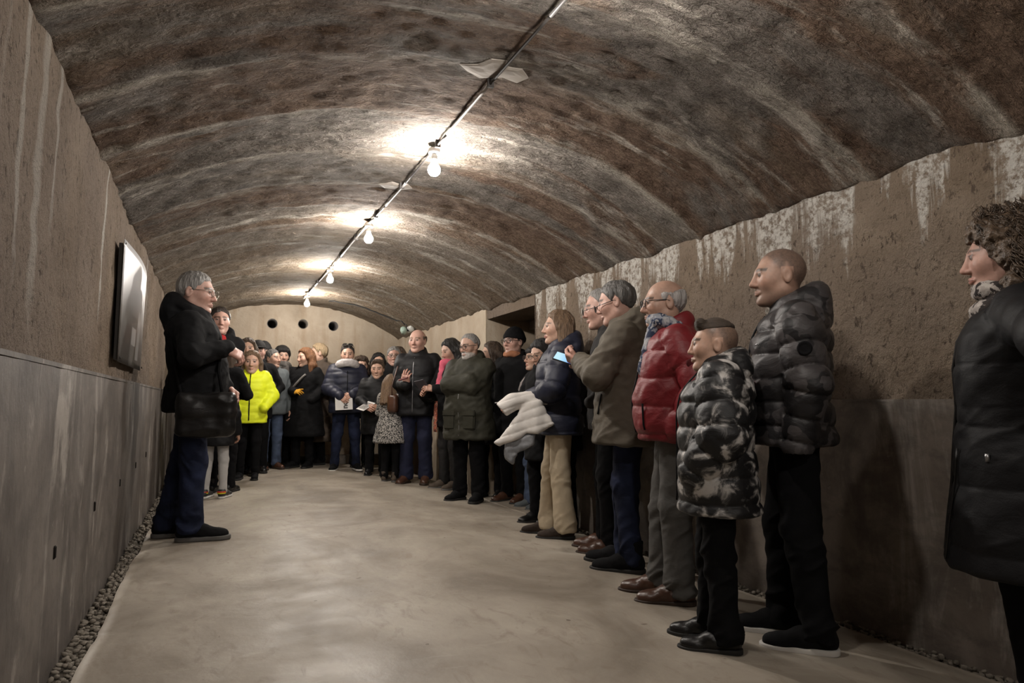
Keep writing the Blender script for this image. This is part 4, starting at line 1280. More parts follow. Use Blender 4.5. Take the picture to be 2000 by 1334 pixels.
        V = V + vnormals(V, F) * (0.007 * (1 - 2 * np.abs(fbm(V, (22, 22, 30), 5.0, 2))))[:, None]
        put('scarf', V, F, scarf['mat'])
    return p
def torso_pt(p, x, z, front=1, out=0.0):
    """a point on the front (or back) of the upper garment, template units"""
    zz, cx, cy, rx, ry = p.prof
    a = np.interp(z, zz, rx); b = np.interp(z, zz, ry); c = np.interp(z, zz, cy)
    u = min(abs(x) / a, 0.999)
    return (x, c + front * (b * (1 - u ** 2.3) ** (1 / 2.3) + out), z)
def zipper(p, z0, z1, mat, r=0.0055, x=0.0, name='zip'):
    q = p.top.get('qamp', 0.013) * 0.4 if p.top.get('quilt') else 0.004
    v, f = tube([torso_pt(p, x, z, 1, q) for z in np.linspace(z0, z1, 18)], r, 6)
    return p.put(name, np.array(v, np.float32), f, mat, p.jacket)
def local_to_world(p, q):
    c, s_ = math.cos(p.rz), math.sin(p.rz); q = np.asarray(q, float) * p.s
    L = p.root.location
    return (L.x + q[0] * c - q[1] * s_, L.y + q[0] * s_ + q[1] * c, L.z + q[2])
def prop(name, p, V, F, mat, label, cat, origin, smooth=True, group=None, s=None):
    """a thing carried by person p: vertices in the person's template frame, placed as an object of its own"""
    o = np.asarray(origin, np.float32); k = p.s if s is None else s
    me = mesh_from(name, (np.asarray(V, np.float32) - o) * k, F, smooth)
    ob = add(name, me, mat, None, local_to_world(p, o), (0, 0, p.rz))
    return tag(ob, label, cat, group)
def prop_part(name, p, ob, V, F, mat, origin, smooth=True):
    o = np.asarray(origin, np.float32)
    return add(name, mesh_from(name, (np.asarray(V, np.float32) - o) * p.s, F, smooth), mat, ob)
plain('sole_black', (0.018, 0.017, 0.016), 0.7, 0.3)

# ------------------------------------------------------------------ cloth materials
def camo(name, cols, scale=7, rough=0.5, thr=(0.42, 0.52, 0.60), dist=0.6, detail=3):
    n = N(name, rough, 0.35)
    f = n.noise(n.coord('Object'), scale, detail, 0.55, dist)
    st = [(0.0, cols[0])] + [(t, c) for t, c in zip(thr, cols[1:])]
    n.color(n.ramp(f, st, 'CONSTANT' if detail < 4 else 'LINEAR'))
    n.bump(n.noise(n.coord('Object'), 200, 2), 0.15, 0.002); n.bump(n.noise(n.coord('Object', (1, 1, 1.8), (0.35, 0.25, 0)), 12, 3, 0.5, 0.5), 0.35, 0.014)
    MATS[name] = n.m
    return n.m
BLACK = fabric('black_cloth', (0.0052, 0.0052, 0.0058), 0.9, 0.25, spec=0.15)
BLACKN = fabric('black_nylon', (0.0055, 0.0055, 0.0065), 0.60, 0.2, spec=0.22)
BLACKT = fabric('black_trousers', (0.0042, 0.0042, 0.0048), 0.9, 0.2, spec=0.12)
NAVYP = fabric('navy_puffer', (0.013, 0.015, 0.030), 0.55, 0.2, spec=0.35)
NAVYT = fabric('navy_trousers', (0.010, 0.012, 0.030), 0.85, 0.25)
DENIM = fabric('dark_denim', (0.012, 0.016, 0.036), 0.85, 0.6, 6, spec=0.15)
DENIMB = fabric('blue_denim', (0.055, 0.075, 0.125), 0.85, 0.4, 7)
GREYT = fabric('grey_trousers', (0.075, 0.072, 0.068), 0.9, 0.15)
BEIGET = fabric('beige_trousers', (0.42, 0.345, 0.245), 0.85, 0.1)
OLIVE = fabric('olive_parka', (0.085, 0.072, 0.055), 0.75, 0.12)
DOLIVE = fabric('dark_olive_parka', (0.028, 0.027, 0.019), 0.7, 0.2)
RED = fabric('red_nylon', (0.150, 0.010, 0.014), 0.5, 0.15, spec=0.35, crumple=0.45)
NEON = fabric('neon_yellow', (0.72, 0.80, 0.025), 0.55, 0.06)
LGREY = fabric('light_grey_jersey', (0.37, 0.36, 0.35), 0.9, 0.1)
GREYJ = fabric('grey_blue_jacket', (0.075, 0.085, 0.090), 0.7, 0.15)
BROWNC = fabric('brown_coat', (0.060, 0.045, 0.034), 0.8, 0.2)
DGREY = fabric('dark_grey_cloth', (0.020, 0.019, 0.019), 0.85, 0.25, spec=0.15)
SNOOD = fabric('pale_knit', (0.42, 0.39, 0.385), 0.95, 0.15, 30, 0.6)
LEATH_B = fabric('brown_leather', (0.060, 0.026, 0.015), 0.35, 0.25, spec=0.5)
LEATH_D = fabric('dark_brown_suede', (0.030, 0.020, 0.015), 0.8, 0.25)
LEATH_K = fabric('black_leather', (0.0065, 0.006, 0.006), 0.36, 0.25, spec=0.35)
SUEDE = fabric('taupe_suede', (0.075, 0.058, 0.045), 0.85, 0.2)
WHITE_S = plain('sole_white', (0.55, 0.53, 0.50), 0.6, 0.3)
GREY_S = plain('sole_grey', (0.10, 0.095, 0.09), 0.6, 0.3)
METAL = plain('zip_metal', (0.30, 0.30, 0.31), 0.35, 0.5, 0.8)
FRAME_K = plain('frame_black', (0.010, 0.010, 0.010), 0.3, 0.5)
FRAME_B = plain('frame_brown', (0.05, 0.022, 0.012), 0.3, 0.5)
FRAME_M = plain('frame_metal', (0.28, 0.26, 0.22), 0.25, 0.5, 0.8)
SUNLENS = plain('sun_lens', (0.008, 0.008, 0.009), 0.08, 0.7)
def camo2(name, base, dark, lite, s1, s2):
    n = N(name, 0.5, 0.35); c = n.coord('Object')
    a = n.ramp(n.noise(c, s1, 2, 0.5, 0.4), [(0.0, 0.0), (0.50, 1.0)], 'CONSTANT')
    b = n.ramp(n.noise(n.coord('Object', (1, 1, 1), (0.6, 0.9, 0.3)), s2, 2, 0.5, 0.4), [(0.0, 0.0), (0.57, 1.0)], 'CONSTANT')
    n.color(n.mix(b, n.mix(a, base, dark), lite))
    n.bump(n.noise(c, 200, 2), 0.15, 0.002); n.bump(n.noise(n.coord('Object', (1, 1, 1.8), (0.35, 0.25, 0)), 11, 3, 0.5, 0.5), 0.45, 0.016)
    MATS[name] = n.m
    return n.m
CAMO_M = camo2('charcoal_camouflage', (0.040, 0.036, 0.037), (0.013, 0.012, 0.013), (0.060, 0.054, 0.055), 6.5, 8.0)
CAMO_B = camo('black_white_camouflage', [(0.006, 0.006, 0.007), (0.010, 0.010, 0.011), (0.085, 0.082, 0.080), (0.46, 0.44, 0.42)], 13, 0.5, (0.505, 0.555, 0.625), 0.5, 8)
LEOP = camo('leopard_fleece', [(0.38, 0.35, 0.32), (0.30, 0.27, 0.25), (0.03, 0.024, 0.022), (0.02, 0.016, 0.015)], 38, 0.95, (0.40, 0.52, 0.60), 0.4, 2)
DOTS = camo('speckled_dress', [(0.30, 0.28, 0.26), (0.34, 0.32, 0.30), (0.02, 0.02, 0.02), (0.015, 0.015, 0.015)], 75, 0.9, (0.40, 0.50, 0.62), 0.2, 2)
SCARF_G = camo('grey_blue_check', [(0.34, 0.34, 0.35), (0.20, 0.21, 0.24), (0.03, 0.04, 0.075), (0.30, 0.30, 0.31)], 22, 0.95, (0.42, 0.52, 0.62), 0.2, 2)
PINK = fabric('pink_scarf', (0.46, 0.085, 0.13), 0.9, 0.2)
PLAID = camo('orange_plaid', [(0.42, 0.10, 0.05), (0.20, 0.05, 0.03), (0.45, 0.20, 0.14), (0.03, 0.02, 0.02)], 26, 0.95, (0.42, 0.52, 0.60), 0.2, 2)
RUST = fabric('rust_scarf', (0.30, 0.13, 0.07), 0.9, 0.2)
SCARF_D = fabric('mottled_grey_scarf', (0.075, 0.068, 0.062), 0.9, 0.4, 30)
YGLOVE = fabric('mustard_wool', (0.55, 0.27, 0.025), 0.95, 0.15, 40, 0.6)
TGLOVE = fabric('taupe_wool', (0.22, 0.175, 0.13), 0.95, 0.15, 40, 0.6)
TEE = fabric('red_tee', (0.26, 0.012, 0.014), 0.9, 0.1)
H_GREY = mat_hair('grey', (0.20, 0.19, 0.18), (110, 110, 20), 0.4)
H_SALT = mat_hair('salt_pepper', (0.085, 0.080, 0.076), (110, 110, 20), 0.6)
H_WHITE = mat_hair('silver', (0.36, 0.34, 0.33), (110, 110, 20), 0.3)
H_DARK = mat_hair('dark_brown', (0.022, 0.014, 0.010))
H_BLACK = mat_hair('black', (0.0085, 0.0075, 0.0075), var=0.5)
H_BROWN = mat_hair('brown', (0.055, 0.034, 0.021))
H_LBROWN = mat_hair('light_brown', (0.145, 0.090, 0.052))
H_BLOND = mat_hair('blond', (0.34, 0.25, 0.15))
H_AUB = mat_hair('auburn', (0.145, 0.062, 0.024))
H_CURL = mat_hair('curly_brown', (0.075, 0.050, 0.032), (40, 40, 40), 0.7)
H_BUZZ = mat_hair('buzz', (0.085, 0.064, 0.052), (120, 120, 120), 0.3, 0.8)
H_FADE = mat_hair('fade', (0.050, 0.036, 0.026), (220, 26, 220), 0.5, 0.7, 0.004)
PALE = (0.46, 0.29, 0.215); TANS = (0.385, 0.240, 0.180); ROSY = (0.42, 0.255, 0.205)
SHOE_K = dict(mat=LEATH_K); SNK_K = dict(mat=BLACK)
def bh(style, mat, **k): return dict(style=style, mat=mat, **k)
GB = (0.045, 0.04, 0.036)

# ------------------------------------------------------------------ the guide by the left wall
gd = person('grey-haired man in black hooded jacket and jeans gesturing beside the left wall', -0.14, 5.37, 1.878, 84,
    dict(mat=BLACK, w=1.16, puff=0.012, hood=1.16, hem=0.825, belly=0.025, collar=0.05, wrinkle=1.2, ctop=1.49), dict(mat=DENIM, w=1.10, ankle=1.25, fold=1.4), dict(mat=BLACK, sole=GREY_S, size=1.10),
    bh('short', H_GREY, vol=0.9), (arm('hold', -1, w=(-0.05, 0.19, 0.985), d=(0.2, 0.7, -0.55), n=(-0.5, 0.5, 0.6), curl=0.75),
    arm('hold', 1, w=(0.19, 0.205, 1.235), e=(0.6, -0.1, 0.95), d=(-0.25, 0.8, -0.45), n=(0.6, 0.35, 0.7), curl=0.6)),
    hs=1.04, head=(-15, -4, 0), skin=ROSY, feet=((-0.09, -0.13, 4), (0.10, 0.035, 0)), glasses=dict(mat=FRAME_M, r=0.0017), brow=(0.10, 0.085, 0.075), lean=0.0, jaw=1.1, hfwd=-0.012)
del gd.root['group']
# fade on the jeans knee is the denim itself; turned-up hem
# ------------------------------------------------------------------ right-hand row, from the near end
cw = person('woman with curly brown hair in long black quilted coat and leopard scarf', 2.413, 1.375, 1.625, -92,
    dict(mat=BLACKN, w=1.12, puff=0.032, hem=0.535, quilt=0.205, qamp=0.010, hood=1.15, flare=0.10, name='coat', arm=1.02, collar=0.06), dict(mat=BLACKT, w=1.02), dict(mat=LEATH_K, style='boot'),
    bh('curly', H_CURL, len=0.20, vol=1.10, curls=1700, back=-0.14), (arm('relax', -1, w=(-0.295, -0.165, 1.085), e=(-0.8, -0.25, 1.1), d=(0.1, 0.35, -0.9), n=(-0.8, -0.3, 0.0), curl=0.8), arm('pocket', 1)),
    head=(8, -3, 0), skin=ROSY, fem=1.0, hfwd=0.028, scarf=dict(mat=LEOP, k=0.98, z=1.440, tilt=-14, double=True), nose=1.15, feet=((-0.09, 0.02, 5), (0.09, -0.04, -5)))
zipper(cw, 0.565, 1.42, LEATH_K, 0.007)
v, f = tube([(-0.255, 0.10, 0.905), (-0.258, 0.10, 0.930)], 0.007, 6); cw.put('zip_pull', np.array(v, np.float32), f, METAL, cw.jacket)
v, f = tube([torso_pt(cw, -0.17, z, 1, 0.012) for z in np.linspace(0.56, 0.94, 10)], 0.004, 6); cw.put('seam', np.array(v, np.float32), f, LEATH_K, cw.jacket)

cm = person('man with shaved head in charcoal camouflage puffer jacket and black trousers', 2.31, 2.25, 1.692, -86,
    dict(mat=CAMO_M, w=1.10, puff=0.020, hem=0.865, quilt=0.105, qamp=0.021, hood=0.98, arm=1.08, collar=0.07), dict(mat=BLACKT, w=1.10, fold=1.6, ankle=1.2), dict(mat=BLACK, sole=WHITE_S, size=1.05),
    bh('buzz', H_BUZZ, buzz=(0.062, 0.047, 0.039, 0.85, 0.034)), (arm('down', -1, w=(-0.225, 0.0, 0.865), e=(-0.6, -0.5, 1.1), hand=False), arm('pocket', 1)),
    head=(13, 0, 0), skin=TANS, feet=((-0.115, -0.05, 2), (0.105, 0.075, -2)), stubble=(0.13, 0.085, 0.065, 0.55), hfwd=0.03, jaw=1.08, nose=1.2)
zipper(cm, 0.90, 1.44, BLACKN)
v, f = lathe([(0.030, 0.0), (0.030, 0.004), (0.022, 0.007), (0.020, 0.005), (0.012, 0.006), (0.002, 0.006)], 24)
v = np.array(v, np.float32)
sl = cm.S[-1] * 0.55 + cm.E[-1] * 0.45
v = v @ np.array(Matrix.Rotation(R(-90), 3, 'Y'), np.float32).T + sl + A3((-0.098, 0.0, 0.0))
cm.put('arm_badge', v, f, BLACK, cm.jacket)
v, f = tube([(-0.13, torso_pt(cm, -0.13, 1.30)[1] + 0.006, 1.30), (-0.15, torso_pt(cm, -0.15, 1.30)[1] + 0.006, 1.30)], 0.006, 6); cm.put('chest_logo', np.array(v, np.float32), f, METAL, cm.jacket)

by = person('boy with faded haircut in black and white camouflage puffer jacket', 1.93, 2.29, 1.331, -88,
    dict(mat=CAMO_B, w=1.10, puff=0.050, hem=0.715, quilt=0.130, qamp=0.022, hood=1.08, arm=1.12, collar=0.105, ctop=1.53), dict(mat=BLACKT, w=1.14, fold=1.8, ankle=1.3), dict(mat=LEATH_K, style='boot', size=1.10),
    bh('fade', H_FADE, buzz=(0.060, 0.042, 0.031, 0.88, 0.06)), (arm('pocket', -1, w=(-0.22, 0.13, 0.93)), arm('pocket', 1)), head=(2, 2, 0), skin=PALE, hs=1.08, feet=((-0.105, 0.0, 4), (0.105, 0.06, -4)), nose=0.4, jaw=0.92)
zipper(by, 0.76, 1.46, BLACKN)

rm = person('balding man with glasses in dark red puffer jacket and grey trousers', 2.22, 2.95, 1.650, -84,
    dict(mat=RED, w=1.12, puff=0.020, hem=0.862, quilt=0.150, qamp=0.015, belly=0.035, arm=1.05, collar=0.075, wrinkle=1.3), dict(mat=GREYT, w=1.16, fold=1.5, ankle=1.35), dict(mat=LEATH_B, style='dress', size=1.08, sole=plain('sole_brown', (0.03, 0.017, 0.011), 0.6)),
    bh('bald', H_WHITE, vol=1.15), (arm('behind', -1, w=(-0.215, 0.02, 0.92), hand=False), arm('pocket', 1)), head=(9, -2, 0), skin=TANS, feet=((-0.10, 0.02, 3), (0.10, 0.10, -3)),
    glasses=dict(mat=FRAME_K, r=0.0022), scarf=dict(mat=SCARF_G, k=0.92, z=1.49, tilt=24, ends=[(-0.05, 1.25)]), lean=0.04, hfwd=0.02, nose=1.1)
zipper(rm, 0.90, 1.43, BLACKN)
v, f = tube([torso_pt(rm, -0.17, z, 1, 0.010) for z in np.linspace(0.92, 1.06, 6)], 0.006, 6); rm.put('pocket_zip', np.array(v, np.float32), f, BLACK, rm.jacket)
sl = rm.S[-1] * 0.5 + rm.E[-1] * 0.5
v, f = lathe([(0.024, 0.0), (0.024, 0.004), (0.016, 0.006), (0.002, 0.006)], 18)
v = np.array(v, np.float32) @ np.array(Matrix.Rotation(R(-90), 3, 'Y'), np.float32).T + sl + A3((-0.092, 0.0, 0.0))
rm.put('arm_badge', v, f, fabric('dark_red_badge', (0.06, 0.008, 0.009)), rm.jacket)

ol = person('grey-haired man in olive parka looking down at his phone', 2.38, 3.63, 1.778, -100,
    dict(mat=OLIVE, w=1.10, puff=0.018, hem=0.755, hood=0.95, flare=0.13, arm=1.08, collar=0.08, wrinkle=1.6), dict(mat=DENIM, w=1.05, fold=1.3), dict(mat=BLACK, style='boot', size=1.1),
    bh('short', H_SALT, vol=0.9), (arm('hold', -1, w=(-0.085, 0.285, 1.245), e=(-0.6, -0.05, 0.95), d=(0.25, 0.85, 0.35), n=(-0.6, 0.2, -0.8), curl=0.75), arm('hold', 1, w=(0.07, 0.285, 1.215), d=(-0.2, 0.85, 0.3), n=(0.5, 0.1, -0.8), curl=0.75)),
    head=(2, -10, 0), skin=ROSY, feet=((-0.10, 0.0, 4), (0.10, 0.09, -4)), lean=0.05, hfwd=0.03, glasses=dict(mat=FRAME_K, drop=0.018, fwd=0.012))
zipper(ol, 0.80, 1.44, BLACK)
v, f = tube([torso_pt(ol, -0.20, z, 1, 0.008) for z in np.linspace(0.93, 1.05, 6)], 0.006, 6); ol.put('pocket_slit', np.array(v, np.float32), f, BLACK, ol.jacket)

bm_ = person('ruddy man with glasses and brown shoes half hidden behind the olive parka', 2.56, 4.14, 1.83, -88,
    dict(mat=DGREY, w=1.05, hem=0.80, collar=0.05), dict(mat=BLACKT, w=1.05), dict(mat=LEATH_B, style='dress', sole=MATS['sole_brown']),
    bh('receding', H_GREY), (arm('pocket', -1), arm('pocket', 1)), head=(0, -8, 0), skin=ROSY, hfwd=0.05, glasses=dict(mat=FRAME_K, drop=0.014, fwd=0.006), feet=((-0.10, 0.03, 3), (0.10, 0.06, -3)))

bw = person('woman with light brown bob in navy puffer jacket and beige trousers', 2.46, 4.73, 1.734, -87,
    dict(mat=NAVYP, w=1.08, puff=0.024, hem=0.785, quilt=0.135, qamp=0.017, hood=1.05, arm=1.08, collar=0.075), dict(mat=BEIGET, w=1.06, ankle=1.55, fold=0.9), dict(mat=LEATH_D, size=1.0),
    bh('long', H_LBROWN, len=0.135, vol=1.08), (arm('hold', -1, w=(-0.12, 0.245, 1.045), e=(-0.6, -0.15, 0.95), hand=False), arm('hold', 1, w=(0.05, 0.25, 1.06), hand=False)),
    head=(9, 1, 0), skin=PALE, fem=1.0, feet=((-0.095, -0.02, 4), (0.095, 0.10, -4)), lip=(0.34, 0.13, 0.11))
zipper(bw, 0.82, 1.44, BLACKN)

d26 = person('dark-haired woman standing just behind the navy puffer jacket', 2.66, 5.02, 1.62, -70,
    dict(mat=BLACK, w=0.9, hem=0.70, collar=0.06, name='coat'), dict(mat=BLACKT), dict(mat=LEATH_K, style='boot'), bh('long', H_DARK, len=0.18), ('pocket', 'pocket'), head=(0, -14, 0), skin=PALE, fem=1.0)
d25 = person('woman with long dark hair and glasses looking down beside the recess corner', 2.62, 5.36, 1.575, -45,
    dict(mat=BLACK, w=0.92, hem=0.60, collar=0.06, name='coat'), dict(mat=BLACKT), dict(mat=LEATH_K, style='boot'), bh('long', H_BLACK, len=0.26), ('pocket', 'hold'), head=(-4, -20, 0), skin=PALE, fem=1.0, glasses=dict(mat=FRAME_M))
rg = person('young person with round glasses and black hair in dark coat and blue jeans', 2.99, 6.27, 1.62, -58,
    dict(mat=BLACK, w=1.02, hem=0.74, collar=0.05, name='coat', puff=0.01), dict(mat=DENIMB, w=1.05, ankle=1.4, fold=1.5), dict(mat=GREYJ, sole=GREY_S), bh('bowl', H_BLACK, vol=1.05),
    (arm('hold', -1, w=(-0.06, 0.30, 1.09)), arm('hold', 1, w=(0.10, 0.29, 1.09), d=(-0.3, 0.8, 0.1))), head=(-4, 4, 0), skin=PALE, fem=0.6, glasses=dict(mat=FRAME_B, r=0.0024, size=(0.0225, 0.0205)))
zipper(rg, 0.78, 1.44, BLACKN)
for sx in (-1, 1):
    q = [torso_pt(rg, sx * x, z, 1, 0.012) for x, z in ((0.03, 1.44), (0.085, 1.36), (0.10, 1.28), (0.04, 1.25))]
    rg.put('lapel', np.array(q + [(a, b + 0.012, c) for a, b, c in q], np.float32), [(0, 1, 2, 3), (7, 6, 5, 4), (0, 4, 5, 1), (1, 5, 6, 2), (2, 6, 7, 3), (3, 7, 4, 0)], fabric('pale_lapel', (0.30, 0.27, 0.26)), rg.jacket, False)
bn = person('man in black beanie and glasses with rust collar inside the recess', 2.96, 6.75, 1.84, -38,
    dict(mat=BLACK, w=1.05, puff=0.012, hem=0.70, name='coat', collar=0.04), dict(mat=BLACKT), dict(mat=LEATH_B, style='boot'), bh('short', H_DARK, vol=0.6), (arm('pocket', -1), arm('pocket', 1)), head=(-4, 2, 0), skin=ROSY, hat=dict(style='beanie', mat=BLACK), glasses=dict(mat=FRAME_K, r=0.0024), scarf=dict(mat=RUST, k=0.76, z=1.475))
h22 = person('woman with long brown hair seen behind the bearded man', 2.85, 7.13, 1.72, -20,
    dict(mat=BLACK, hem=0.6, name='coat'), dict(mat=BLACKT), dict(mat=LEATH_K, style='boot'), bh('long', H_BROWN, len=0.24, vol=1.1), ('pocket', 'pocket'), head=(-60, 0, 0), skin=PALE, fem=1.0)
bd = person('grey-bearded man with glasses, arms folded, in dark olive field jacket', 2.47, 6.80, 1.740, -30,
    dict(mat=DOLIVE, w=1.16, puff=0.022, hem=0.645, hood=1.0, arm=1.14, collar=0.045, belly=0.03, wrinkle=1.5, flare=0.05), dict(mat=BLACKT, w=1.12, ankle=1.3), dict(mat=BLACK, size=1.08),
    bh('receding', H_GREY), (arm('cross', -1, w=(0.13, 0.235, 1.215), e=(-0.7, 0.12, 1.0)), arm('cross', 1, w=(-0.11, 0.21, 1.265), e=(0.7, 0.12, 1.05))), head=(-14, -9, 0), skin=TANS,
    beard=(0.34, 0.32, 0.30), glasses=dict(mat=FRAME_K, r=0.0024), feet=((-0.12, 0.02, 12), (0.12, 0.0, -10)))
zipper(bd, 0.68, 1.42, METAL, 0.004)
for sx in (-1, 1):
    q = torso_pt(bd, sx * 0.115, 0.86, 1, 0.016)
    me = box_mesh('pocket', q[0] - 0.07, q[0] + 0.07, q[1] - 0.03, q[1] + 0.008, 0.75, 0.93, 0.012)
    for v_ in me.vertices: v_.co *= bd.s
    pk = add('pocket', me, DOLIVE, bd.jacket)
    me = box_mesh('pocket_flap', q[0] - 0.075, q[0] + 0.075, q[1] - 0.02, q[1] + 0.016, 0.885, 0.945, 0.008)
    for v_ in me.vertices: v_.co *= bd.s
    add('pocket_flap', me, DOLIVE, pk)
br = person('woman with straight black hair and pink scarf reading a notebook', 2.64, 7.93, 1.797, -50,
    dict(mat=BLACK, w=1.0, puff=0.01, hem=0.72, name='coat', collar=0.04), dict(mat=DGREY, w=1.0), dict(mat=SUEDE, style='boot', size=1.0, sole=GREY_S), bh('long', H_BLACK, len=0.22, vol=1.12),
    (arm('hold', -1, w=(-0.06, 0.29, 1.16)), arm('hold', 1, w=(0.13, 0.27, 1.10), d=(-0.3, 0.8, 0.2))), head=(-10, -16, 0), skin=TANS, fem=1.0, scarf=dict(mat=PINK, k=0.90, z=1.450, ends=[(0.03, 1.18)]), feet=((-0.10, 0.02, 8), (0.10, 0.02, -8)))
def scarf_end(p, x, z0, z1, mat, w=0.05, name='scarf_end'):
    q = []
    zs = np.linspace(z0, z1, 8)
    for z in zs:
        a = torso_pt(p, x - w, max(z, 0.75), 1, 0.018); b = torso_pt(p, x + w, max(z, 0.75), 1, 0.018); q += [(x - w, a[1], z), (x + w, b[1], z)]
    n_ = len(q); V = q + [(a, b - 0.012, c) for a, b, c in q]
    F = [(2 * i, 2 * i + 1, 2 * i + 3, 2 * i + 2) for i in range(7)]
    F += [tuple(n_ + k for k in q_[::-1]) for q_ in F]
    F += [(2 * i, 2 * i + 2, n_ + 2 * i + 2, n_ + 2 * i) for i in range(7)] + [(2 * i + 3, 2 * i + 1, n_ + 2 * i + 1, n_ + 2 * i + 3) for i in range(7)]
    F += [(0, n_, n_ + 1, 1), (14, 15, n_ + 15, n_ + 14)]
    return p.put(name, np.array(V, np.float32), F, mat)
scarf_end(br, 0.10, 1.02, 0.66, PLAID)
bl = person('tall balding man in black padded jacket holding up one hand', 2.36, 8.45, 1.938, -16,
    dict(mat=BLACKN, w=1.10, puff=0.020, hem=0.765, quilt=0.12, qamp=0.008, collar=0.06, arm=1.06), dict(mat=NAVYT, w=1.16, ankle=1.4), dict(mat=LEATH_B, style='dress', sole=MATS['sole_brown']),
    bh('bald', H_BROWN), (arm('pocket', -1), arm('hold', 1, w=(0.045, 0.275, 1.105), e=(0.42, -0.15, 0.85), d=(-0.1, 0.45, 0.85), n=(0.2, 0.8, -0.4), curl=0.45, spread=0.8)), head=(-6, 0, 0), skin=ROSY, feet=((-0.11, 0.0, 10), (0.11, 0.04, -10)), brow=(0.12, 0.08, 0.05))
zipper(bl, 0.80, 1.42, METAL, 0.004)
# ------------------------------------------------------------------ far row
def simple(label, X, Y, H, phi, hair, top=None, legs=None, shoes=None, **k):
    return person(label, X, Y, H, phi, top or dict(mat=BLACK, hem=0.72, collar=0.05, name='coat'), legs or dict(mat=BLACKT), shoes or dict(mat=LEATH_K, style='boot'), hair, k.pop('arms', ('pocket', 'pocket')), **k)
sg = simple('small girl with long fair hair in speckled dress seen from behind', 2.06, 8.58, 1.335, 150, bh('long', H_LBROWN, len=0.24, vol=1.02), dict(mat=DOTS, w=1.0, puff=0.004, hem=0.64, flare=0.16, name='dress', wrinkle=1.6), dict(mat=BLACKT, w=0.9), dict(mat=SUEDE, style='boot', sole=GREY_S),
    arms=(arm('hold', -1), arm('hold', 1, w=(0.20, 0.22, 1.22))), hs=1.17, fem=1.0, skin=PALE, head=(8, -10, 0))
bc = simple('short-haired young person in black coat holding a brochure', 2.06, 9.41, 1.577, -4, bh('quiff', H_BROWN), dict(mat=BLACKN, w=1.05, puff=0.02, hem=0.62, quilt=0.13, qamp=0.008, name='coat', collar=0.06), hs=1.06,
    arms=(arm('hold', -1, w=(-0.05, 0.27, 1.03), d=(0.5, 0.7, -0.1)), arm('hold', 1, w=(0.12, 0.27, 1.03), d=(-0.3, 0.8, -0.1))), skin=PALE, head=(-4, -6, 0))
g15 = simple('grey-haired man with glasses standing behind the brochure holder', 2.42, 9.95, 1.83, 0, bh('short', H_GREY), dict(mat=BLACK, w=1.1, hem=0.78, collar=0.05), head=(0, 0, 0), skin=ROSY, glasses=dict(mat=FRAME_M, r=0.0024))
h16 = simple('brown-haired woman peeping from behind the grey-haired man', 2.56, 10.22, 1.86, -12, bh('long', H_BROWN, len=0.16), skin=TANS, fem=1.0)
g14 = simple('woman with long wavy dark hair and black glasses in back row', 2.36, 10.72, 1.78, 6, bh('long', H_BLACK, len=0.24, vol=1.15), skin=PALE, fem=1.0, glasses=dict(mat=FRAME_K, r=0.003))
f13 = simple('person with frizzy brown hair hidden behind the grey snood', 2.07, 10.62, 1.69, 20, bh('curly', H_BROWN, len=0.12), dict(mat=BLACK, hem=0.78, collar=0.05), skin=PALE, fem=1.0)
sn = person('woman in navy puffer jacket with pale grey snood and sunglasses on her head', 1.76, 10.05, 1.796, 2,
    dict(mat=NAVYP, w=1.12, puff=0.026, hem=0.80, quilt=0.085, qamp=0.011, fem=1.0, collar=0.05, arm=1.1), dict(mat=DENIM, w=1.12, ankle=0.95), dict(mat=BLACK, sole=WHITE_S), bh('pulled', H_DARK),
    (arm('hips', -1, w=(-0.075, 0.245, 1.055), d=(0.75, 0.35, -0.35), n=(-0.2, 0.8, 0.3)), arm('hips', 1, w=(0.10, 0.25, 1.03), d=(-0.6, 0.5, -0.5), n=(0.2, 0.8, 0.3))), head=(-3, -2, 0), skin=PALE, fem=1.0,
    scarf=dict(mat=SNOOD, k=1.26, z=1.450, tilt=20, double=True), glasses=dict(mat=FRAME_K, r=0.003, up=True, lens=SUNLENS, size=(0.028, 0.022)), feet=((-0.15, 0.02, 14), (0.15, 0.02, -14)))
zipper(sn, 0.83, 1.38, BLACK)
blo = simple('woman with pale blond hair in long brown coat behind the auburn-haired woman', 1.47, 10.92, 1.85, -55, bh('short', H_BLOND, vol=1.6), dict(mat=BROWNC, w=1.06, puff=0.012, hem=0.34, flare=0.10, name='coat', collar=0.06), dict(mat=BLACKT, top=0.9),
    arms=(arm('relax', -1, w=(-0.17, 0.20, 1.02), d=(0.2, 0.8, -0.3), glove=TGLOVE), arm('pocket', 1)), head=(-30, 0, 0), skin=PALE, fem=1.0)
v, f = tube([(-0.19, 0.06, 1.12), (-0.205, 0.065, 1.12)], 0.028, 14); blo.put('badge', np.array(v, np.float32), f, plain('badge_white', (0.6, 0.6, 0.58)), blo.jacket)
rh = person('woman with long auburn hair in black coat pointing with a mustard glove', 1.22, 10.45, 1.735, -32,
    dict(mat=BLACK, w=1.08, puff=0.018, hem=0.46, flare=0.10, name='coat', collar=0.06, fem=1.0), dict(mat=BLACKT, top=0.8), dict(mat=BLACK, style='boot'), bh('long', H_AUB, len=0.30, vol=1.36, back=-0.06),
    (arm('pocket', -1), arm('hold', 1, w=(0.0, 0.27, 1.10), d=(-0.85, 0.35, 0.1), n=(0.1, 0.7, 0.6), curl=0.55, glove=YGLOVE, point=True)), head=(-26, -4, 0), skin=PALE, fem=1.0, feet=((-0.10, 0.0, 8), (0.11, 0.04, -10)))
st_ = np.array([torso_pt(rh, x, z, 1, 0.014) for x, z in zip(np.linspace(0.12, -0.10, 8), np.linspace(1.12, 1.36, 8))], np.float32)
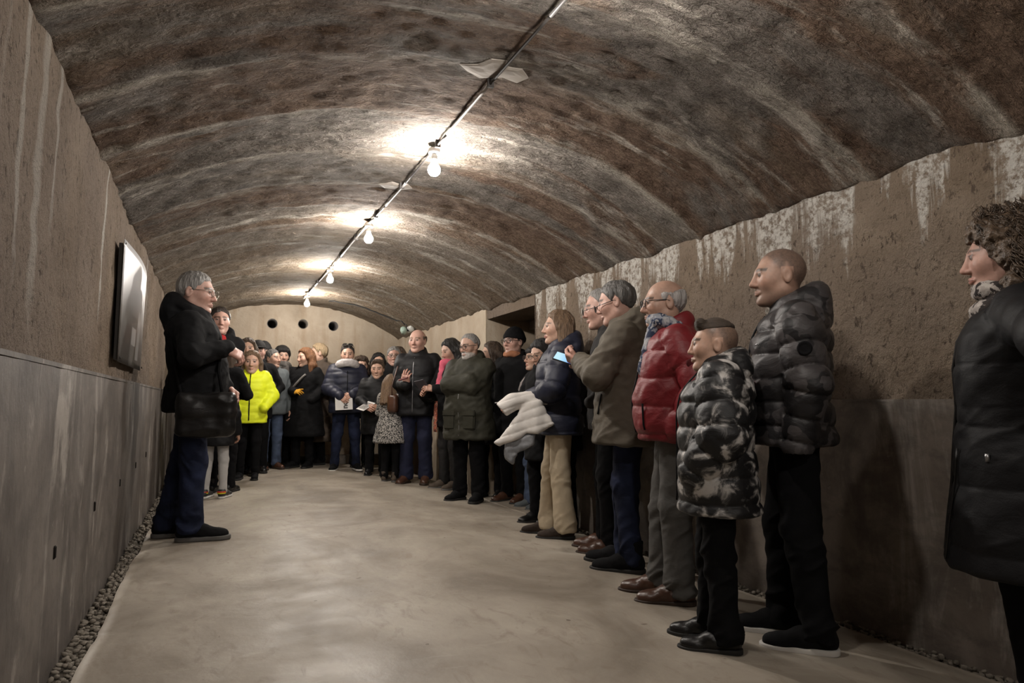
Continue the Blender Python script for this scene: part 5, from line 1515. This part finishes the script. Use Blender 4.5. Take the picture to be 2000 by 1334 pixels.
v, f = tube(st_, 0.016, 6); rh.put('bag_strap', np.array(v, np.float32), f, fabric('grey_strap', (0.16, 0.15, 0.14)), rh.jacket)
d9 = simple('woman with short black hair and mottled scarf behind the grey jacket', 0.93, 10.92, 1.78, 4, bh('bowl', H_BLACK, vol=1.5), dict(mat=BLACK, w=1.06, hem=0.45, flare=0.08, name='coat'), skin=TANS, fem=1.0, scarf=dict(mat=SCARF_D, k=1.0, z=1.47, ends=[(-0.06, 1.1), (0.06, 1.1)]), head=(10, 0, 0))
gj = person('grey-haired man in grey-blue jacket and jeans looking aside', 0.755, 10.38, 1.70, 22,
    dict(mat=GREYJ, w=1.08, puff=0.012, hem=0.80, collar=0.06, hood=0.9), dict(mat=DENIMB, w=1.05, ankle=1.2), dict(mat=LEATH_B, style='boot', sole=MATS['sole_brown']), bh('short', H_SALT), ('down', 'pocket'), head=(28, 2, 0), skin=TANS)
cap2 = simple('man with dark hat in the back row behind the flat cap', 0.66, 10.85, 1.83, 0, bh('short', H_DARK), hat=dict(style='beanie', mat=DGREY), skin=TANS)
cp = simple('man in dark flat cap peering over the girl in yellow', 0.53, 9.95, 1.77, 0, bh('short', H_SALT, vol=0.7), hat=dict(style='cap', mat=DGREY), skin=ROSY)
ne = person('girl with long fair-brown hair in neon yellow padded jacket', 0.42, 9.13, 1.583, -6,
    dict(mat=NEON, w=1.0, puff=0.024, hem=0.765, quilt=0.10, qamp=0.012, collar=0.07, arm=1.05), dict(mat=BLACKT, w=0.95, ankle=0.9), dict(mat=BLACK), bh('long', H_LBROWN, len=0.24, vol=0.98),
    (arm('pocket', -1, w=(-0.19, 0.15, 0.97)), arm('pocket', 1, w=(0.19, 0.15, 0.97))), head=(2, 0, 0), skin=PALE, fem=1.0, hs=1.16, feet=((-0.085, 0.03, 6), (0.115, -0.02, -6)))
zipper(ne, 0.80, 1.45, BLACK, 0.008)
g5 = simple('long-haired brunette half hidden beside the red-shirted man', 0.385, 9.62, 1.78, -4, bh('long', H_BROWN, len=0.28, vol=1.05), skin=PALE, fem=1.0)
rs = person('tall dark-haired man in black coat over a red shirt', 0.03, 8.42, 2.02, 4,
    dict(mat=BLACK, w=0.92, puff=0.006, hem=0.75, hood=1.1, name='coat', ctop=1.475), dict(mat=BLACKT), dict(mat=BLACK, sole=GREY_S), bh('short', H_DARK), (arm('hips', -1, w=(-0.08, 0.17, 0.95), e=(-0.28, -0.5, 1.0)), arm('hips', 1, w=(0.08, 0.17, 0.95), e=(0.28, -0.5, 1.0))), head=(2, 0, 0), skin=ROSY, hs=0.98)
V, F = mesh_sdf(lambda P: smax(ell(P, (0, 0.045, 1.40), (0.066, 0.085, 0.115)), P[:, 2] - 1.475, 0.01), (-0.12, -0.08, 1.25), (0.12, 0.18, 1.52), 0.012)
rs.put('shirt', V + A3((0, 0.008, 0)), F, TEE)
h4 = simple('brown-haired woman whose head shows behind the guide\'s outstretched arm', 0.10, 7.93, 1.58, 160, bh('long', H_BROWN, len=0.2), dict(mat=BLACK, w=0.9, hem=0.72, name='coat'), arms=('hold', 'hold'), skin=PALE, fem=1.0)
lg = person('girl with long hair in dark jacket and pale grey leggings behind the guide', 0.03, 7.47, 1.296, 160,
    dict(mat=BLACKN, w=1.04, puff=0.022, hem=0.70, quilt=0.12, qamp=0.008, hood=1.0), dict(mat=LGREY, w=0.98, ankle=0.9, fold=0.6), dict(mat=plain('shoe_multi', (0.03, 0.03, 0.03), 0.5), sole=WHITE_S, size=1.15), bh('long', H_BROWN, len=0.30, vol=1.08), ('relax', 'relax'), head=(-20, -4, 0), skin=PALE, fem=1.0, hs=1.16, feet=((-0.115, 0.0, 3), (0.115, 0.02, -3)))
for sh, fx in zip(lg.shoes, (-0.115, 0.115)):
    for zz, cc, nm in ((0.080, (0.55, 0.05, 0.02), 'red'), (0.064, (0.62, 0.55, 0.02), 'yellow')):
        v, f = tube([(fx + 0.050 * math.cos(a), -0.035 + 0.050 * math.sin(a), zz + 0.01) for a in np.linspace(math.pi, 2 * math.pi, 10)], 0.009, 6)
        lg.put('heel_tab', np.array(v, np.float32) * A3((1, 1, 1.0)), f, plain('tab_' + nm, cc, 0.5), sh)

# ------------------------------------------------------------------ carried things
def slab(c, ax, ay, az_, hx, hy, hz):
    """box with centre c, axes ax,ay,az_ and half sizes"""
    c = A3(c); ax, ay, az_ = (A3(a) / np.linalg.norm(a) for a in (ax, ay, az_))
    V = [c + i * ax * hx + j * ay * hy + k * az_ * hz for i in (-1, 1) for j in (-1, 1) for k in (-1, 1)]
    F = [(0, 1, 3, 2), (4, 6, 7, 5), (0, 4, 5, 1), (2, 3, 7, 6), (0, 2, 6, 4), (1, 5, 7, 3)]
    return np.array(V, np.float32), F
def frame_of(n, up):
    n = A3(n) / np.linalg.norm(n); u = A3(up) - n * (A3(up) @ n); u /= np.linalg.norm(u)
    return np.cross(u, n), u, n
# guide's leather shoulder bag
o = (0.25, 0.12, 0.80)
def bagf(P):
    d = boxd(P, (0.245, 0.11, 0.80), (0.055, 0.175, 0.135), 0.05)
    return smin(d, boxd(P, (0.265, 0.11, 0.865), (0.052, 0.165, 0.075), 0.03), 0.012)
V, F = mesh_sdf(bagf, (0.15, -0.12, 0.62), (0.36, 0.34, 0.98), 0.009)
V = V + vnormals(V, F) * (0.010 * (1 - 2 * np.abs(fbm(V, (9, 8, 12), 2.0, 2))))[:, None]
bag = prop('shoulder_bag', gd, V, F, LEATH_K, 'soft black leather shoulder bag hanging at the guide\'s hip', 'bag', o)
st_ = [(0.25, -0.04, 0.92), (0.235, -0.07, 1.05), (0.21, -0.10, 1.20), (0.15, -0.135, 1.38), (0.05, -0.10, 1.49), (-0.06, -0.02, 1.50), (-0.02, 0.10, 1.44), (0.10, 0.17, 1.28), (0.22, 0.17, 1.08), (0.26, 0.20, 0.93)]
v, f = tube(st_, 0.011, 6); prop_part('strap', gd, bag, v, f, BLACK, o)
for q in ((0.305, 0.02, 0.90), (0.305, 0.20, 0.90)):
    v, f = tube([(q[0] - 0.03, q[1], q[2] + 0.03), (q[0] + 0.004, q[1], q[2])], 0.007, 6); prop_part('buckle', gd, bag, v, f, METAL, o)
# brown bag of the tall man
o = (0.22, 0.10, 0.87)
V, F = mesh_sdf(lambda P: boxd(P, (0.235, 0.12, 0.90), (0.060, 0.085, 0.105), 0.04), (0.14, 0.0, 0.76), (0.33, 0.24, 1.04), 0.012)
bb = prop('brown_handbag', bl, V, F, LEATH_B, 'brown leather bag under the tall balding man\'s arm', 'bag', o)
v, f = tube([(0.235, 0.05, 0.99), (0.25, 0.02, 1.15), (0.22, -0.02, 1.30), (0.17, -0.02, 1.43), (0.20, 0.10, 1.32), (0.245, 0.17, 1.10), (0.235, 0.19, 0.99)], 0.008, 6); prop_part('strap', bl, bb, v, f, LEATH_B, o)
# phone held by the olive parka man
o = (0.0, 0.40, 1.275)
ax, up, n_ = frame_of((-0.62, -0.30, 0.75), (-0.1, 0.9, 0.35))
V, F = slab(o, ax, up, n_, 0.040, 0.080, 0.0045)
ph = prop('smartphone', ol, V, F, plain('phone_black', (0.01, 0.01, 0.012), 0.3, 0.5), 'smartphone with a lit blue screen in the olive parka man\'s hands', 'phone', o, False)
V, F = slab(A3(o) + n_ * 0.0052, ax, up, n_, 0.037, 0.076, 0.0008)
def mat_screen():
    n = N('phone_screen', 0.2, 0.5)
    g = n.node('ShaderNodeTexCoord'); s = n.sep(g.outputs['Generated'])
    c = n.ramp(s[1], [(0.35, (0.05, 0.10, 0.62)), (0.45, (0.30, 0.62, 1.0)), (0.8, (0.55, 0.85, 1.0))])
    n.color((0.02, 0.02, 0.03)); n.link(c, n.b.inputs['Emission Color']); n.b.inputs['Emission Strength'].default_value = 1.0
    return n.m
prop_part('screen', ol, ph, V, F, mat_screen(), o, False)
# light quilted jacket carried by the woman in beige trousers
def poly2(P, pts):
    y, z = P[:, 1], P[:, 2]; n = len(pts); d = np.full(len(P), 1e9, np.float32); ins = np.zeros(len(P), bool)
    for i in range(n):
        a = pts[i]; b = pts[(i + 1) % n]; ey, ez = b[0] - a[0], b[1] - a[1]
        wy, wz = y - a[0], z - a[1]; t = np.clip((wy * ey + wz * ez) / (ey * ey + ez * ez), 0, 1)
        d = np.minimum(d, (wy - t * ey) ** 2 + (wz - t * ez) ** 2)
        c = ((a[1] > z) != (b[1] > z)) & (y < (b[0] - a[0]) * (z - a[1]) / (b[1] - a[1] + 1e-9) + a[0])
        ins ^= c
    return np.where(ins, -1, 1) * np.sqrt(d)
o = (-0.22, 0.26, 0.90)
PTS = [(0.15, 1.06), (0.26, 1.055), (0.33, 0.94), (0.42, 0.82), (0.50, 0.735), (0.46, 0.70), (0.30, 0.765), (0.26, 0.80), (0.17, 0.795), (0.055, 0.87), (0.10, 0.95)]
def wj(P):
    xm = -0.235 - 0.05 * np.clip((1.05 - P[:, 2]) / 0.3, 0, 1)
    th = 0.040 + 0.012 * np.sin(P[:, 1] * 40)
    d = smax(poly2(P, PTS), np.abs(P[:, 0] - xm) - th, 0.045)
    s = rcone(P, (-0.18, 0.16, 1.075), (-0.235, 0.36, 1.035), 0.050, 0.062)
    s = smin(s, rcone(P, (-0.235, 0.36, 1.035), (-0.255, 0.435, 0.985), 0.060, 0.062), 0.02)
    s = smax(s, (P - A3((-0.257, 0.452, 0.978))) @ A3((-0.05, 0.75, -0.65)), 0.004)
    # hollow cuff
    s = smax(s, -rcone(P, (-0.250, 0.415, 1.0), (-0.265, 0.50, 0.935), 0.046, 0.052), 0.006)
    fa = rcone(P, (-0.18, 0.10, 1.06), (-0.10, 0.26, 1.06), 0.055, 0.055)
    return smin(smin(d, s, 0.02), fa, 0.03)
V, F = mesh_sdf(wj, (-0.42, 0.0, 0.66), (0.0, 0.56, 1.18), 0.0075)
nr = vnormals(V, F)
ar_ = V[:, 2] * 0.95 + V[:, 1] * 0.30 + 0.008 * vnoise(V, 9)
V = V + nr * (0.009 * (np.sqrt(np.abs(np.sin(np.pi * ar_ / 0.062))) - 0.7) + 0.004 * fbm(V, 16, 3.0, 2))[:, None]
wjo = prop('folded_jacket', bw, V, F, fabric('cream_nylon', (0.56, 0.53, 0.50), 0.55, 0.05), 'cream quilted jacket draped over the arm of the woman in beige trousers', 'jacket', o)
PT2 = [(0.20, 0.80), (0.33, 0.765), (0.42, 0.73), (0.42, 0.62), (0.36, 0.575), (0.33, 0.66), (0.21, 0.72)]
V, F = mesh_sdf(lambda P: smax(poly2(P, PT2), np.abs(P[:, 0] + 0.265) - 0.026, 0.02), (-0.36, 0.15, 0.54), (-0.18, 0.48, 0.84), 0.0085)
V = V + vnormals(V, F) * (0.008 * (1 - 2 * np.abs(fbm(V, 18, 3.0, 2))))[:, None]
prop_part('lining', bw, wjo, V, F, fabric('grey_lining', (0.17, 0.175, 0.185), 0.45, 0.35, 20), o)
V, F = lathe([(0.045, 0.0), (0.046, 0.003), (0.001, 0.004)], 18)
V = np.array(V, np.float32) @ np.array(Vector((-0.05, 0.75, -0.65)).to_track_quat('Z', 'Y').to_matrix(), np.float32).T + A3((-0.248, 0.420, 0.998))
prop_part('cuff_lining', bw, wjo, V, F, fabric('grey_lining', (0.17, 0.175, 0.185)), o)
# brochures and notebooks
PAPER = plain('paper_white', (0.60, 0.58, 0.56), 0.6, 0.3)
def text_mesh(body, size, mat, parent, M4):
    cu = bpy.data.curves.new('lettering', 'FONT'); cu.body = body; cu.size = size; cu.align_x = 'CENTER'; cu.align_y = 'CENTER'; cu.extrude = 0.0008; cu.offset = 0.004
    ob = bpy.data.objects.new('lettering', cu); COL.objects.link(ob)
    dg = bpy.context.evaluated_depsgraph_get(); me = bpy.data.meshes.new_from_object(ob.evaluated_get(dg))
    bpy.data.objects.remove(ob)
    t = add('lettering', me, mat, parent); me.materials.clear(); me.materials.append(mat)
    t.matrix_local = M4
    return t
def leaflet(p, c, n, up, hw, hh, label, name='brochure', mat=None, cat='brochure', cover=None, th=0.003):
    ax, u, nn = frame_of(n, up)
    V, F = slab(c, ax, u, nn, hw, hh, th)
    ob = prop(name, p, V, F, mat or PAPER, label, cat, c, False)
    if cover:
        V, F = slab(A3(c) + nn * (th + 0.0012), ax, u, nn, hw * 0.86, hh * cover[1], 0.001)
        prop_part('cover_picture', p, ob, V + u * hh * cover[2], F, cover[0], c, False)
    return ob, (ax, u, nn)
lf, (ax, u, nn) = leaflet(sn, (0.045, 0.295, 0.935), (0.05, 0.95, 0.20), (0.05, 0.0, 1), 0.115, 0.095, 'pale brochure with big dark letters held by the woman with the snood')
M4 = Matrix((( -u[0], ax[0] * 1, nn[0], 0), (-u[1], ax[1], nn[1], 0), (-u[2], ax[2], nn[2], 0), (0, 0, 0, 1)))
INK = plain('ink_dark', (0.04, 0.035, 0.035), 0.6, 0.3)
off = (ax * 0.030 + nn * 0.0045) * sn.s
M4 = Matrix.Translation(Vector(off.tolist())) @ M4
text_mesh('nou', 0.105, INK, lf, M4)
leaflet(bc, (0.135, 0.34, 1.045), (0.15, 0.45, 0.85), (0.55, 0.6, -0.2), 0.075, 0.125, 'printed brochure held open by the young person in black coat', cover=(fabric('brochure_print', (0.20, 0.19, 0.18), 0.6, 0.6, 60), 0.75, 0.0))
leaflet(br, (0.08, 0.36, 1.19), (0.1, -0.75, 0.6), (0.1, 0.5, 0.8), 0.085, 0.085, 'dark notebook the black-haired woman is reading', 'notebook', fabric('notebook_cover', (0.05, 0.045, 0.055), 0.6), 'notebook', (PAPER, 0.9, 0.0), 0.006)
leaflet(rg, (0.03, 0.36, 1.12), (0.0, -0.25, 0.95), (0.1, 0.9, 0.1), 0.11, 0.085, 'thin white clipboard sheet held by the person with round glasses', 'clipboard', PAPER, 'clipboard', None, 0.004)
leaflet(bl, (0.06, 0.345, 1.17), (0.3, 0.5, 0.6), (0.7, 0.2, 0.3), 0.010, 0.060, 'small dark red pen in the tall balding man\'s raised hand', 'pen', plain('pen_red', (0.10, 0.015, 0.015), 0.4), 'pen', None, 0.006)
